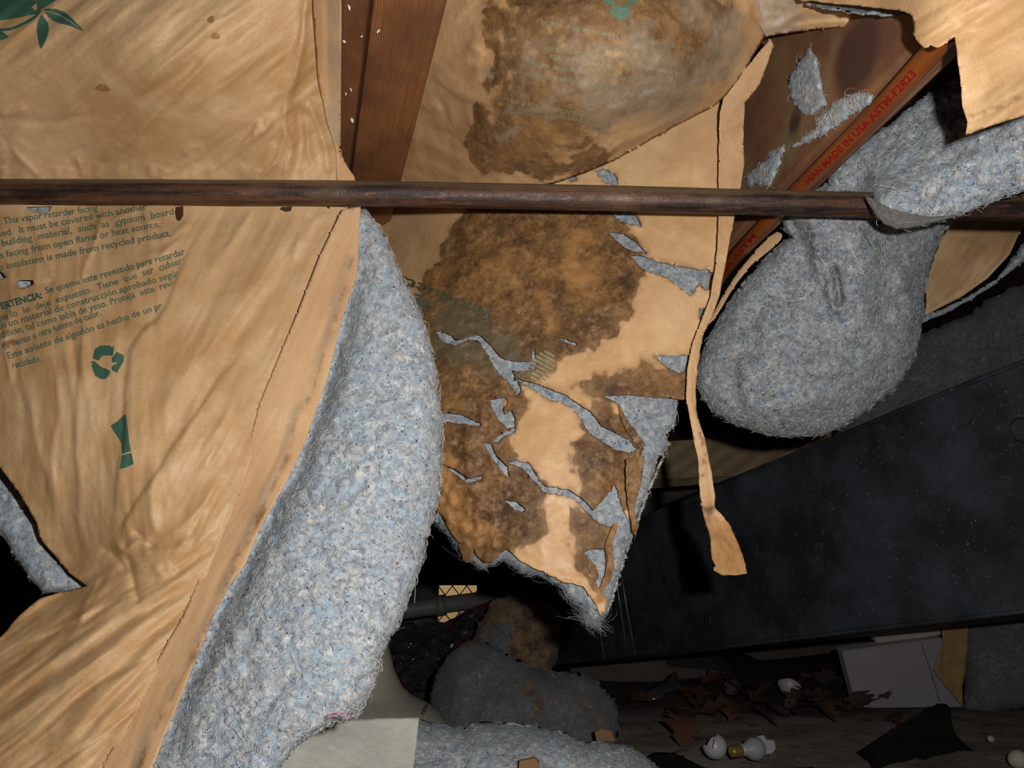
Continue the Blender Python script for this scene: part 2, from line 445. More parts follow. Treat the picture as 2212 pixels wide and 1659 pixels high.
def mat_kraft(name, base=(.60, .385, .20), dark=(.50, .29, .125), light=(.68, .47, .26), rgh=.52, stain=False, gloss=.38):
    m, t, b = nt(name); k = NB(t)
    n1 = k.noise(9, 5, .6); n2 = k.noise(35, 4, .6)
    c = k.mix(k.ramp(n1, [(.36, 0), (.62, 1)]), dark, base)
    c = k.mix(k.ramp(n2, [(.45, 0), (.75, .75)]), c, light)
    sp = k.noise(700, 2, .5); c = k.mix(k.ramp(sp, [(.30, .35), (.42, 0)]), c, (.30, .20, .11))
    sp2 = k.noise(260, 3, .6); c = k.mix(k.ramp(sp2, [(.62, 0), (.76, .35)]), c, (.36, .30, .20))
    rv = k.ramp(k.noise(30, 3), [(.3, rgh - .08), (.7, rgh + .14)])
    if stain:
        st = k.attr('stain'); ed = k.noise(60, 6, .65); ed2 = k.noise(16, 4, .6)
        f = k.math('ADD', st, k.math('MULTIPLY', k.math('SUBTRACT', ed, .5), .75))
        f = k.math('ADD', f, k.math('MULTIPLY', k.math('SUBTRACT', ed2, .5), .6))
        fr = k.ramp(f, [(.42, 0), (.56, .8), (.8, 1)])
        c = k.mix(k.ramp(f, [(.16, 0), (.34, .28), (.44, .6)]), c, (.43, .235, .10))
        s1 = k.math('ADD', k.math('MULTIPLY', k.noise(11, 5, .65), .5), k.math('MULTIPLY', k.noise(34, 7, .7), .5)); s2 = k.noise(110, 5, .7)
        cs = k.mix(k.ramp(s1, [(.40, 0), (.60, 1)]), (.075, .036, .015), (.30, .150, .048))
        cs = k.mix(k.ramp(s2, [(.50, 0), (.68, .7)]), cs, (.38, .225, .10))
        cs = k.mix(k.ramp(k.noise(240, 3, .7), [(.38, .55), (.5, 0)]), cs, (.05, .03, .014))
        rim = k.ramp(f, [(.47, 0), (.55, .6), (.63, 0)])
        cs = k.mix(rim, cs, (.06, .032, .015))
        c = k.mix(fr, c, cs)
        # tide mark of old water
        
        mo = k.math('ADD', k.attr('mould'), k.math('MULTIPLY', k.math('SUBTRACT', k.noise(45, 6, .7), .5), 1.0))
        c = k.mix(k.ramp(mo, [(.5, 0), (.8, .62)]), c, (.34, .27, .19))
        c = k.mix(k.ramp(k.math('MULTIPLY', k.attr('mould'), k.noise(90, 6, .8)), [(.42, 0), (.62, .8)]), c, (.52, .45, .38))
        ga = k.math('ADD', k.attr('green'), k.math('MULTIPLY', k.math('SUBTRACT', k.noise(50, 5, .7), .5), .9))
        c = k.mix(k.ramp(ga, [(.5, 0), (.85, .75)]), c, (.105, .095, .05))
        # warm ochre wear and torn rims
        c = k.mix(k.ramp(k.math('ADD', k.attr('ochre'), k.math('MULTIPLY', k.math('SUBTRACT', k.noise(38, 6, .7), .5), 1.1)), [(.5, 0), (.8, .8)]), c, (.42, .21, .07))
        c = k.mix(k.math('MULTIPLY', k.attr('rim'), .85), c, (.10, .055, .03))
        rv = k.mix(fr, rv, (.62, .62, .62))
    k.L(c, b.inputs['Base Color']); k.L(rv, b.inputs['Roughness'])
    b.inputs['Specular IOR Level'].default_value = gloss
    fine = k.bump(k.noise(420, 4, .6), .00025, .5); cr = k.bump(k.noise(55, 5, .62, dist=.6), .0016, .5, fine)
    k.L(cr, b.inputs['Normal']); return m
def mat_cotton(name, tint=1.0, blue=1.0, stain=False, dirt=0.0):
    m, t, b = nt(name); k = NB(t)
    v1 = k.vor(330, out='Color'); sepv = k.n('ShaderNodeSeparateColor'); k.L(v1, sepv.inputs[0])
    r1, g1, b1 = sepv.outputs[0], sepv.outputs[1], sepv.outputs[2]
    wn = k.noise(120, 4, .65)
    c = k.mix(k.ramp(r1, [(.2, 0), (.8, 1)]), (.33 * tint, .355 * tint, .385 * tint), (.57 * tint, .58 * tint, .585 * tint))
    big = k.noise(38, 5, .6)
    bl = k.math('MULTIPLY', k.ramp(k.math('ADD', k.math('MULTIPLY', b1, .45), k.math('MULTIPLY', big, .9)), [(.58, 0), (.86, .8)]), blue)
    c = k.mix(bl, c, (.33 * tint, .50 * tint, .64 * tint))
    c = k.mix(k.ramp(k.noise(150, 3, .6), [(.57, 0), (.68, .8)]), c, (.19 * tint, .225 * tint, .30 * tint))
    c = k.mix(k.ramp(wn, [(.56, 0), (.68, .9)]), c, (.80 * tint, .79 * tint, .75 * tint))
    v2 = k.vor(150); c = k.mix(k.ramp(k.math('ADD', v2, k.math('MULTIPLY', k.noise(300, 2), .4)), [(.27, .95), (.35, 0)]), c, (.045, .06, .12))
    v3 = k.n('ShaderNodeTexVoronoi'); v3.inputs['Scale'].default_value = 62; k.L(k.map((1, 1, 1), (.3, .5, .1)), v3.inputs['Vector'])
    c = k.mix(k.ramp(k.math('ADD', v3.outputs['Distance'], k.math('MULTIPLY', k.noise(260, 2), .12)), [(.13, .75), (.16, 0)]), c, k.mix(.65, v3.outputs['Color'], (.45, .36, .36)))
    if dirt: c = k.mix(k.math('MULTIPLY', k.ramp(k.noise(14, 5, .65), [(.35, 0), (.65, 1)]), dirt), c, (.10, .085, .065))
    if stain:
        f = k.math('ADD', k.attr('stain'), k.math('MULTIPLY', k.math('SUBTRACT', k.noise(24, 6, .7), .5), 1.2))
        cs = k.mix(k.ramp(k.noise(40, 5, .7), [(.4, 0), (.6, 1)]), (.10, .045, .02), (.33, .19, .09))
        c = k.mix(k.ramp(f, [(.45, 0), (.6, .92)]), c, cs)
    k.L(c, b.inputs['Base Color']); b.inputs['Roughness'].default_value = .95; b.inputs['Specular IOR Level'].default_value = .12
    b.inputs['Sheen Weight'].default_value = .25
    h = k.math('ADD', k.math('MULTIPLY', k.noise(220, 5, .7), 1.0), k.math('MULTIPLY', k.noise(600, 3, .6), .35))
    k.L(k.bump(h, .0034, .8), b.inputs['Normal']); return m
def mat_simple(name, col, rgh=.7, metal=0, spec=.5, bump=0, bscale=100, var=None, vscale=20, spots=None, sscale=100):
    m, t, b = nt(name); k = NB(t)
    if var is not None: c = k.mix(k.ramp(k.noise(vscale, 6, .65), [(.35, 0), (.65, 1)]), col, var)
    else: c = k.mix(k.ramp(k.noise(25, 4), [(.3, 0), (.7, 1)]), [q * .88 for q in col], col)
    if spots is not None: c = k.mix(k.ramp(k.noise(sscale, 3, .6), [(.64, 0), (.74, .9)]), c, spots)
    k.L(c, b.inputs['Base Color'])
    b.inputs['Roughness'].default_value = rgh; b.inputs['Metallic'].default_value = metal; b.inputs['Specular IOR Level'].default_value = spec
    if bump: k.L(k.bump(k.noise(bscale, 5, .6), bump, 1), b.inputs['Normal'])
    return m
def mat_wood(name, a, c_, direction, scale=220, rgh=.6, rings=None, patch=None, dark=None):
    """straight grain that runs along 'direction' in the board's own space"""
    m, t, b = nt(name); k = NB(t)
    q = Vector(direction).normalized().to_track_quat('X', 'Z').inverted().to_euler()
    mp = k.n('ShaderNodeMapping'); mp.inputs['Rotation'].default_value = q; k.L(k.co, mp.inputs['Vector'])
    m2 = k.n('ShaderNodeMapping'); m2.inputs['Scale'].default_value = (.05, 1, 1); k.L(mp.outputs[0], m2.inputs['Vector'])
    n1 = k.noise(scale, 5, .6, m2.outputs[0], .3)
    wv = k.n('ShaderNodeTexWave', wave_type='BANDS', bands_direction='Y'); wv.inputs['Scale'].default_value = scale * .55
    wv.inputs['Distortion'].default_value = 2.2; wv.inputs['Detail'].default_value = 3; wv.inputs['Detail Scale'].default_value = .6
    k.L(m2.outputs[0], wv.inputs['Vector'])
    f = k.math('ADD', k.math('MULTIPLY', n1, .65), k.math('MULTIPLY', wv.outputs['Fac'], .35))
    c = k.mix(k.ramp(f, [(.3, 0), (.7, 1)]), a, c_)
    if dark is not None: c = k.mix(k.ramp(k.noise(8, 5, .6), [(.42, 0), (.6, .75)]), c, dark)
    if patch is not None: c = k.mix(k.ramp(k.noise(13, 5, .6, k.map((1, 1, 1), (1, 2, 3))), [(.50, 0), (.64, .8)]), c, patch)
    if rings is not None:
        c = k.mix(k.attr('knot'), c, rings)
    k.L(c, b.inputs['Base Color']); b.inputs['Roughness'].default_value = rgh; b.inputs['Specular IOR Level'].default_value = .3
    k.L(k.bump(f, .0006, .8), b.inputs['Normal']); return m

M = {}
M['kraft'] = mat_kraft('kraft_paper')
M['kraft_stained'] = mat_kraft('stained_kraft_paper', stain=True, base=(.64, .40, .20), light=(.72, .49, .26), dark=(.55, .315, .14), rgh=.5, gloss=.35)
M['flange'] = mat_kraft('flange_paper', base=(.62, .385, .20), dark=(.55, .32, .16), light=(.66, .43, .24), rgh=.6, stain=True, gloss=.25)
M['cotton'] = mat_cotton('recycled_cotton', .98, .75)
M['cotton_grey'] = mat_cotton('greyed_cotton', .72, .45)
M['cotton_dusty'] = mat_cotton('dusty_cotton', .42, .5, True, .6)
M['fibre'] = mat_simple('white_fibre', (.90, .87, .80), .6, spec=.3)
M['fibre_grey'] = mat_simple('grey_fibre', (.34, .36, .38), .8)
M['fibre_dark'] = mat_simple('navy_fibre', (.05, .07, .14), .8)
M['fibre_blue'] = mat_simple('pale_blue_fibre', (.42, .60, .74), .7)
M['fibre_pink'] = mat_simple('pink_thread', (.70, .25, .42), .7)
M['ink'] = mat_simple('green_ink', (.115, .165, .115), .55, spec=.3)
M['ink_faint'] = mat_simple('faded_green_ink', (.21, .20, .115), .55, spec=.3, var=(.32, .25, .14), vscale=60)
M['ink_emblem'] = mat_simple('emblem_green_ink', (.055, .135, .095), .5, spec=.3)
M['ink_red'] = mat_simple('red_ink', (.26, .006, .008), .5, spec=.3)
M['deck'] = mat_simple('floor_deck_wood', (.05, .03, .018), .8)

# ------------------------------------------------------------------ setting
def build_setting():
    gm, t, b = nt('bare_earth'); k = NB(t)
    c = k.mix(k.ramp(k.noise(7, 6, .6), [(.40, 0), (.62, 1)]), (.26, .20, .155), (.48, .41, .345))
    c = k.mix(k.ramp(k.noise(60, 6, .7), [(.55, 0), (.7, .7)]), c, (.48, .42, .36))
    c = k.mix(k.ramp(k.noise(35, 5, .7), [(.34, .8), (.44, 0)]), c, (.05, .03, .02))
    c = k.mix(k.math('MULTIPLY', k.attr('litter'), .9), c, (.06, .035, .022))
    k.L(c, b.inputs['Base Color']); b.inputs['Roughness'].default_value = .95
    k.L(k.bump(k.noise(90, 6, .7), .006, 1), b.inputs['Normal'])
    nx, ny = 220, 180
    gx, gy = np.meshgrid(np.linspace(-2.9, 2.9, nx), np.linspace(-.8, 3.3, ny))
    z = .012 * fbm(gx * 6, gy * 6, 3, 5) - .008
    V = np.stack([gx.ravel(), gy.ravel(), z.ravel()], 1)
    j, i = np.meshgrid(np.arange(ny - 1), np.arange(nx - 1), indexing='ij'); a = (j * nx + i).ravel()
    Fq = np.stack([a, a + 1, a + nx + 1, a + nx], 1)
    o = mkobj('floor', V, Fq, gm, None, True, {'litter': ss(1.40, 1.66, gy.ravel() + .12 * fbm(gx.ravel() * 4, gy.ravel() * 4, 9, 3) - .12 * gx.ravel())}); o['kind'] = 'structure'
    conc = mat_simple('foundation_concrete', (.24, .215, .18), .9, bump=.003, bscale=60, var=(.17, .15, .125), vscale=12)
    # foundation wall with the opening of the vent
    x0, x1, z0, z1 = P3(938, 1300, 3.02)[0], P3(1040, 1300, 3.02)[0], P3(980, 1348, 3.1)[2], P3(980, 1262, 3.1)[2]
    V = []; Fc = []
    def bx(a, b, c, d):
        n = len(V)
        for y in (3.18, 3.33):
            for (x, z_) in ((a, c), (b, c), (b, d), (a, d)): V.append((x, y, z_))
        for f in ((0, 1, 2, 3), (7, 6, 5, 4), (0, 4, 5, 1), (1, 5, 6, 2), (2, 6, 7, 3), (3, 7, 4, 0)): Fc.append(tuple(n + q for q in f))
    bx(-3, x0, -.05, .82); bx(x1, 3, -.05, .82); bx(x0, x1, -.05, z0); bx(x0, x1, z1, .82)
    o = mkobj('wall_back', V, Fc, conc, None, False); o['kind'] = 'structure'
    for nm, lo, hi in (('wall_left', (-3.1, -.9, -.05), (-2.95, 3.2, .82)), ('wall_right', (2.95, -.9, -.05), (3.1, 3.2, .82)), ('wall_front', (-3, -1, -.05), (3, -.85, .82))):
        box(nm, lo, hi, conc)['kind'] = 'structure'
    box('ceiling', (-3, -.9, .82), (3, 3.35, .84), M['deck'])['kind'] = 'structure'
    v = thing('foundation_vent', 'small screened vent in the far foundation wall with daylight behind it', 'vent', ((x0 + x1) / 2, 3.2, z0))
    blk = mat_simple('black_iron', (.015, .013, .012), .6)
    Vb = []; Fb = []
    def bar(p, q, r):
        a, f = tube_mesh([p, q], r, 6); n = len(Vb); Vb.extend(a); Fb.extend([tuple(n + i for i in g) for g in f])
    w = x1 - x0; h = z1 - z0
    for i in range(-3, 7):
        a, b_ = x0 + i * w / 3.2, x0 + (i + 2.2) * w / 3.2
        for (p, q) in (((a, z0), (b_, z1)), ((a, z1), (b_, z0))):
            (ax, az), (bx_, bz) = p, q
            t0, t1 = 0., 1.
            if ax < x0: t0 = (x0 - ax) / (bx_ - ax)
            if bx_ > x1: t1 = (x1 - ax) / (bx_ - ax)
            if t1 <= t0: continue
            bar((ax + (bx_ - ax) * t0, 3.22, az + (bz - az) * t0), (ax + (bx_ - ax) * t1, 3.22, az + (bz - az) * t1), .0022)
    mkobj('lattice', Vb, Fb, blk, v)
    Vb.clear(); Fb.clear()
    for z_ in np.linspace(z0, z1, 4)[1:-1]: bar((x0, 3.25, z_ ), (x1, 3.25, z_), .0035)
    mkobj('louvre', list(Vb), list(Fb), blk, v)
    Vb.clear(); Fb.clear()
    bar((x0, 3.2, z0), (x0, 3.2, z1), .006); bar((x1, 3.2, z0), (x1, 3.2, z1), .006); bar((x0, 3.2, z0), (x1, 3.2, z0), .005); bar((x0, 3.2, z1), (x1, 3.2, z1), .005)
    mkobj('frame', list(Vb), list(Fb), blk, v)
    o = box('vent_backing', (-1.4, 4.3, -.3), (.8, 4.34, .9), mat_simple('tan_backing', (.62, .43, .24), .8, bump=.004, bscale=20, var=(.75, .60, .36), vscale=7))  # backing panel added outside, lit so the vent opening reads as daylight
    o = recenter(o); tag(o, 'tan backing panel added outside to show daylight through the vent screen', 'backing')
    o = box('trim_1', (-3, 3.05, .62), (3, 3.18, .82), mat_simple('rim_board', (.05, .03, .018), .8)); o['kind'] = 'structure'
build_setting()

# ------------------------------------------------------------------ joists
def joist(name, label, a0, a1, b0, b1, z, mat_fn, ext=.6, hgt=.17, knots=(), left=0):
    """bottom face through four traced points on the plane z; a = left edge, b = right edge (near, far)"""
    def g(p): return np.array(P3(p[0], p[1], plane_D(p[0], p[1], z)))
    A0, A1, B0, B1 = g(a0), g(a1), g(b0), g(b1)
    d = A1 - A0; d /= np.linalg.norm(d); A0 = A0 - d * .25; B0 = B0 - d * .25; A1 = A1 + d * ext; B1 = B1 + d * ext
    wv = (B0 - A0) - d * ((B0 - A0) @ d)
    if left: wv = wv * left; A0 = A0 - wv; A1 = A1 - wv
    B0 = A0 + wv; B1 = A1 + wv
    t = thing(name, label, 'beam', tuple((A0 + B1) / 2))
    nx, ny = 240, 12
    # side (left), bottom, right side, top as one skin with enough points for the knots
    prof = [(0, hgt), (0, 0), (1, 0), (1, hgt)]
    V = []; S = []
    pts = []
    for k in range(4):
        q0, q1 = prof[k], prof[(k + 1) % 4]
        m_ = 26 if k in (0, 2) else 8
        for j in range(m_): pts.append((q0[0] + (q1[0] - q0[0]) * j / m_, q0[1] + (q1[1] - q0[1]) * j / m_))
    K = len(pts); kn = []
    Ll = np.linalg.norm(A1 - A0)
    for i in range(nx):
        for (u, h) in pts:
            p = A0 + d * (Ll * i / (nx - 1)) + wv * u + np.array([0, 0, h])
            e = .0015 if (u in (0, 1) and h in (0, hgt)) else 0
            V.append(p + (wv / np.linalg.norm(wv)) * (e * (1 - 2 * u)) + np.array([0, 0, e if h == 0 else 0]))
            kv = 0
            for (kp, kr) in knots:
                r_ = np.linalg.norm(p - kp); kv = max(kv, 1 - min(1, max(0, (r_ - kr * .75) / (kr * .35))))
            kn.append(kv)
    Fc = []
    for i in range(nx - 1):
        for k in range(K):
            a = i * K + k; b_ = i * K + (k + 1) % K; Fc.append((a, b_, b_ + K, a + K))
    Fc.append(tuple(range(K))[::-1]); Fc.append(tuple(range((nx - 1) * K, nx * K)))
    o = mkobj('beam_body', V, Fc, mat_fn(d), t, False, {'knot': kn})
    return t, o, d, (A0, wv)
M['joist'] = None
JZ = CAMZ + .385
jmat = lambda d: mat_wood('old_joist_wood', (.17, .062, .022), (.36, .15, .055), d, 320, .62, dark=(.12, .052, .024))
t1, jb, jd, _ = joist('floor_joist', 'reddish brown floor joist with fine ribbed grain between the two paper faced batts', (805, 0), (746, 470), (970, 0), (836, 470), JZ, jmat, hgt=.17)
t1b, jb, jd, _ = joist('floor_joist', 'darker joist edge speckled with white droppings, tight against the left batt flange', (804.5, 0), (745.6, 470), (970, 0), (836, 470), JZ + .003,
      lambda d: mat_wood('sister_joist_wood', (.15, .055, .02), (.28, .12, .048), d, 300, .7, dark=(.10, .045, .02)), hgt=.17, left=.42)
sv = []; sf = []
for (x, y, dx, dy, r) in ((820, 63, -6, 8, .0009), (783, 77, -4, 3, .0008), (758, 255, 4, 10, .0018), (740, 88, 6, 4, .0012), (752, 10, 3, 12, .001), (746, 200, 1, 6, .0008), (756, 190, 3, 8, .0008)):
    D = plane_D(x, y, JZ + (.003 if x < 805 - .1255 * y else 0)) - .0015
    p = np.array(P3(x, y, D)); q = np.array(P3(x + dx, y + dy, D))
    a, f = tube_mesh([p, (p + q) / 2 + .0003, q], [r * .6, r, r * .5], 7); n = len(sv); sv.extend(a); sf.extend([tuple(n + i for i in g) for g in f])
t1 = t1b
o = mkobj('dropping', sv, sf, mat_simple('pale_droppings', (.7, .66, .58), .8), t1); o['kind'] = 'stuff'; o['label'] = 'small white droppings'
kj = CAMZ + .345
def side_pt(x, y, p0, p1, z):
    """point of the vertical side face above the traced bottom edge p0-p1"""
    A, B = [np.array(P3(p[0], p[1], plane_D(p[0], p[1], z))) for p in (p0, p1)]
    n = np.cross(B - A, [0, 0, 1.]); o_ = np.array([0, 0, CAMZ]); d = np.array(P3(x, y, 1.)) - o_
    return o_ + d * (n @ (A - o_)) / (n @ d)
e0, e1 = (1975, 112), (1668, 432)
K1 = side_pt(1717, 265, e0, e1, kj); K2 = side_pt(1850, 120, e0, e1, kj)
t2, jb2, jd2, _ = joist('floor_joist', 'weathered joist with a dark knot under tufts of lint, beside the orange pipe',
      e0, e1, (2085, 112), (1735, 432), kj,
      lambda d: mat_wood('weathered_joist_wood', (.22, .085, .04), (.34, .165, .075), d, 120, .7, rings=(.10, .05, .038), patch=(.27, .22, .11), dark=(.14, .065, .045)),
      ext=.5, hgt=.19, knots=((K1, .0125), (K2, .034)))
# ------------------------------------------------------------------ copper pipe across the picture
cop, ct, cb = nt('tarnished_copper'); k = NB(ct)
st_ = k.map((.25, 6, 6)); c = k.mix(k.ramp(k.noise(26, 6, .65, st_), [(.42, 0), (.60, 1)]), (.022, .014, .014), (.115, .050, .026))
c = k.mix(k.ramp(k.noise(70, 5, .7, k.map((.35, 3, 3))), [(.56, 0), (.66, .8)]), c, (.20, .085, .04))
c = k.mix(k.ramp(k.noise(18, 4, .6), [(.5, 0), (.7, .5)]), c, (.16, .10, .055))
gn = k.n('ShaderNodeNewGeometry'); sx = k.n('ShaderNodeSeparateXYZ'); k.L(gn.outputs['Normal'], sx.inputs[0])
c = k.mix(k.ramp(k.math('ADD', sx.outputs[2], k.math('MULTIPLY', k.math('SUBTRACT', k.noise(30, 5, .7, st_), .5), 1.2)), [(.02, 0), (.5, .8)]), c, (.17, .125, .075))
k.L(c, cb.inputs['Base Color']); cb.inputs['Metallic'].default_value = .25; cb.inputs['Specular IOR Level'].default_value = .5
k.L(k.ramp(k.noise(120, 5, .7), [(.35, .30), (.65, .62)]), cb.inputs['Roughness'])
k.L(k.bump(k.noise(500, 4, .7), .0006, .8), cb.inputs['Normal'])
PD = .656
pp = [(-900, 410), (-260, 413), (0, 414), (300, 415), (700, 417), (900, 420), (1100, 424), (1350, 429), (1600, 436), (1800, 441), (2000, 446), (2212, 452), (2450, 458), (2750, 465)]
pl = []
for (a, b) in zip(pp[:-1], pp[1:]):
    for j in range(6): pl.append((a[0] + (b[0] - a[0]) * j / 6, a[1] + (b[1] - a[1]) * j / 6))
pl.append(pp[-1])
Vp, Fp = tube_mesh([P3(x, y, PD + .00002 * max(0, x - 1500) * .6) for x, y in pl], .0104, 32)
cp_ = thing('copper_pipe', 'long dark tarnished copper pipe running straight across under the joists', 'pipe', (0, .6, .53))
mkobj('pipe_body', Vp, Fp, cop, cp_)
# orange plastic pipe
org = mat_simple('orange_pipe_plastic', (.27, .075, .012), .38, spec=.5, var=(.20, .05, .010), vscale=14)
opx = [(2050, 68), (2003, 124), (1905, 232), (1812, 325), (1716, 420), (1640, 497), (1582, 562), (1535, 628), (1490, 705)]
def opD(x, y): return float(plane_D(x, y, kj - .017))
opp = [P3(x, y, opD(x, y)) for x, y in smooth(opx, False, 2)]
ob = thing('plastic_pipe', 'slim orange plastic water pipe with red lettering, running diagonally along the joist', 'pipe', tuple(opp[len(opp) // 2]))
OR = .0074
Vp, Fp = tube_mesh(opp, OR, 28); mkobj('pipe_body', Vp, Fp, org, ob)
def pipe_text(body, x, y, xe, ye, nm):
    """lettering wrapped on the pipe: the glyphs' own height turns round the axis"""
    P, Fs = text2d(body, 0, 0, 1.0, 0, .03)
    bm = bmesh.new(); vs = [bm.verts.new((p[0], p[1], 0)) for p in P]
    for f in Fs: bm.faces.new([vs[i] for i in f])
    bmesh.ops.triangulate(bm, faces=bm.faces)
    for _ in range(4):
        E = [e for e in bm.edges if e.calc_length() > .16]
        if E: bmesh.ops.subdivide_edges(bm, edges=E, cuts=1); bmesh.ops.triangulate(bm, faces=bm.faces)
    bm.verts.index_update(); P = [tuple(v.co[:2]) for v in bm.verts]; Fs = [tuple(v.index for v in f.verts) for f in bm.faces]; bm.free()
    path = [np.array(q) for q in opp]; seg = [np.linalg.norm(path[j + 1] - path[j]) for j in range(len(path) - 1)]; cum = np.r_[0, np.cumsum(seg)]
    def arc(a, b):
        p0 = np.array(P3(a, b, opD(a, b))); best = (9, 0)
        for j in range(len(seg)):
            t = np.clip((p0 - path[j]) @ (path[j + 1] - path[j]) / seg[j] ** 2, 0, 1); dd = np.linalg.norm(path[j] + (path[j + 1] - path[j]) * t - p0)
            if dd < best[0]: best = (dd, cum[j] + seg[j] * t)
        return best[1]
    s0, s1 = arc(x, y), arc(xe, ye); wx = max(p[0] for p in P); hs = .0072; V = []
    for (u, v) in P:
        s_ = min(max(s0 + (s1 - s0) * u / wx, 0), cum[-1] - 1e-6); j = int(np.searchsorted(cum, s_, 'right') - 1); f = (s_ - cum[j]) / max(seg[j], 1e-9)
        c0 = path[j] + (path[j + 1] - path[j]) * f
        tg = (path[j] - path[j + 1]); tg /= np.linalg.norm(tg)
        vw = np.array([0, 0, CAMZ]) - c0; vw -= tg * (vw @ tg); vw /= np.linalg.norm(vw)
        up = np.cross(vw, tg); a = (v + .33) * hs / OR
        V.append(c0 + (OR + .00015) * (vw * math.cos(a) - up * math.sin(a)))
    return mkobj(nm, V, [f for f in Fs], M['ink_red'], ob)
pipe_text('HIAN MADE IN USA ASTM-F2823', 1752, 384, 1990, 140, 'lettering')
pipe_text('USA ASTM', 1566, 588, 1640, 497, 'lettering')

# ------------------------------------------------------------------ left batt
Ltop = [(-420, -120, .66), (-420, 150, .64), (-420, 420, .69), (-420, 850, .66), (-420, 1400, .58), (-420, 1720, .52), (-120, -120, .62), (350, -120, .575), (700, -120, .575), (-120, 150, .60), (330, 120, .565), (600, 120, .595), (700, 150, .625),
        (-120, 385, .668), (100, 350, .655), (350, 340, .650), (600, 350, .655), (730, 330, .672), (-120, 430, .676), (200, 420, .676), (500, 420, .676), (760, 420, .678),
        (0, 520, .655), (350, 560, .645), (600, 600, .655), (730, 520, .668), (0, 800, .615), (300, 800, .60), (560, 850, .612),
        (60, 1050, .60), (300, 1050, .572), (500, 1080, .575), (150, 1240, .60), (300, 1220, .565), (430, 1230, .560), (0, 1400, .56), (200, 1400, .53), (370, 1380, .54),
        (-120, 1720, .50), (150, 1720, .49), (250, 1650, .50)]
lf = []
R_ = lambda pts, a, w: lf.append((pts, 'r', a, w)); B_ = lambda pts, a, w: lf.append((pts, 'b', a, w)); S_ = lambda pts, a, w: lf.append((pts, 's', a, w)); Q_ = lambda pts, a, w: lf.append((pts, 'q', a, w))
R_([(265, 220), (335, 160), (406, 103), (470, 50), (570, -10)], 6, 18)
B_([(225, 268), (300, 222), (401, 160), (440, 120)], -4, 16)
R_([(235, 335), (301, 284), (368, 217), (430, 150), (500, 80)], 5, 15)
B_([(240, 240), (120, 262), (20, 258)], -2.5, 10)
B_([(430, 310), (470, 200), (560, 60)], 5, 34)
S_([(502, 375), (522, 301), (569, 234), (602, 190), (640, 90), (662, 0)], 4, 22)
R_([(620, 240), (640, 160), (655, 60), (668, -20)], 7, 9)
R_([(545, 315), (552, 262), (562, 284), (590, 240)], 5, 9)
R_([(612, 385), (629, 318), (609, 270), (628, 160)], 6, 9)
R_([(715, 385), (703, 320), (669, 224), (656, 241)], 7, 10)
R_([(562, 381), (600, 341), (616, 270)], 5, 9)
R_([(660, 250), (664, 320), (690, 380)], 4, 8)
R_([(590, 300), (570, 350), (520, 385)], 3.5, 10)
B_([(640, 385), (650, 300), (640, 220)], -5, 10)
R_([(20, 305), (50, 345), (85, 385)], 4, 7)
R_([(165, 340), (176, 362), (182, 390)], 3.5, 6)
R_([(140, 350), (160, 330), (190, 315)], -3, 7)
R_([(215, 352), (240, 328), (262, 312)], 3, 7)
R_([(390, 335), (410, 320), (440, 310)], 2.5, 8)
R_([(0, 250), (30, 242), (60, 232)], 4, 8)
B_([(0, 350), (40, 330), (60, 300)], 3, 14)
R_([(0, 285), (30, 320), (20, 370)], -2, 8)
for i, x in enumerate(range(-20, 760, 34)):
    B_([(x, 345 + 8 * (i % 3)), (x + 8 - 16 * (i % 2), 392)], 1.0 + 1.1 * ((i * 7) % 3), 8 + 3 * (i % 3))
# below the pipe
Q_([(470, 440), (418, 520), (388, 587), (361, 648), (340, 684), (301, 718), (278, 755), (274, 815), (268, 902), (262, 969), (251, 1028), (247, 1097), (233, 1160)], 6, 50)
Q_([(179, 600), (174, 701), (167, 785), (161, 868), (163, 955), (160, 992), (162, 1083), (162, 1175)], 4.5, 26)
B_([(215, 640), (210, 760), (225, 900), (215, 1060)], -3, 22)
R_([(125, 780), (130, 900), (110, 1010), (120, 1130)], 4, 13)
R_([(60, 820), (85, 960), (110, 1080)], 3.5, 14)
R_([(30, 700), (40, 830), (60, 900)], -3, 12)
R_([(625, 480), (569, 601), (522, 668), (452, 751), (385, 830)], 4.5, 15)
B_([(640, 520), (590, 620), (530, 700), (475, 770)], -5, 18)
B_([(600, 500), (540, 620), (430, 735), (361, 868), (340, 930)], 5, 26)
R_([(500, 560), (452, 660), (385, 800)], -2.5, 14)
Q_([(540, 745), (468, 818), (442, 862), (381, 955), (357, 987), (297, 1083), (265, 1138), (263, 1180)], 6, 34)
R_([(560, 770), (520, 840), (470, 930), (430, 990)], 4.5, 17)
B_([(600, 700), (545, 800), (510, 900)], -3.5, 18)
R_([(620, 450), (640, 520), (625, 560)], 2.5, 10)
R_([(690, 450), (712, 500), (700, 560)], 3, 12)
R_([(548, 445), (510, 510), (470, 560), (440, 620)], 3.5, 12)
R_([(480, 1016), (450, 1075), (420, 1115), (389, 1147), (350, 1165)], 4.5, 13)
S_([(520, 1035), (471, 1147), (389, 1216), (293, 1280), (197, 1321), (105, 1371), (20, 1400)], 5, 30)
R_([(340, 1000), (325, 1060), (330, 1120), (345, 1165)], 5, 12)
R_([(268, 1185), (279, 1220), (293, 1285), (300, 1310)], -6, 9)
R_([(245, 1165), (270, 1190), (300, 1170), (335, 1176)], 7, 9)
R_([(290, 1140), (310, 1165), (340, 1190)], -5, 7)
R_([(300, 1200), (330, 1190), (380, 1190), (420, 1160)], 5, 10)
R_([(215, 1180), (250, 1200), (275, 1240)], -5, 9)
R_([(330, 1215), (350, 1240), (380, 1225)], 4, 9)
R_([(215, 1240), (185, 1300), (169, 1340)], 4, 10)
R_([(195, 1255), (140, 1300), (90, 1340)], -3, 12)
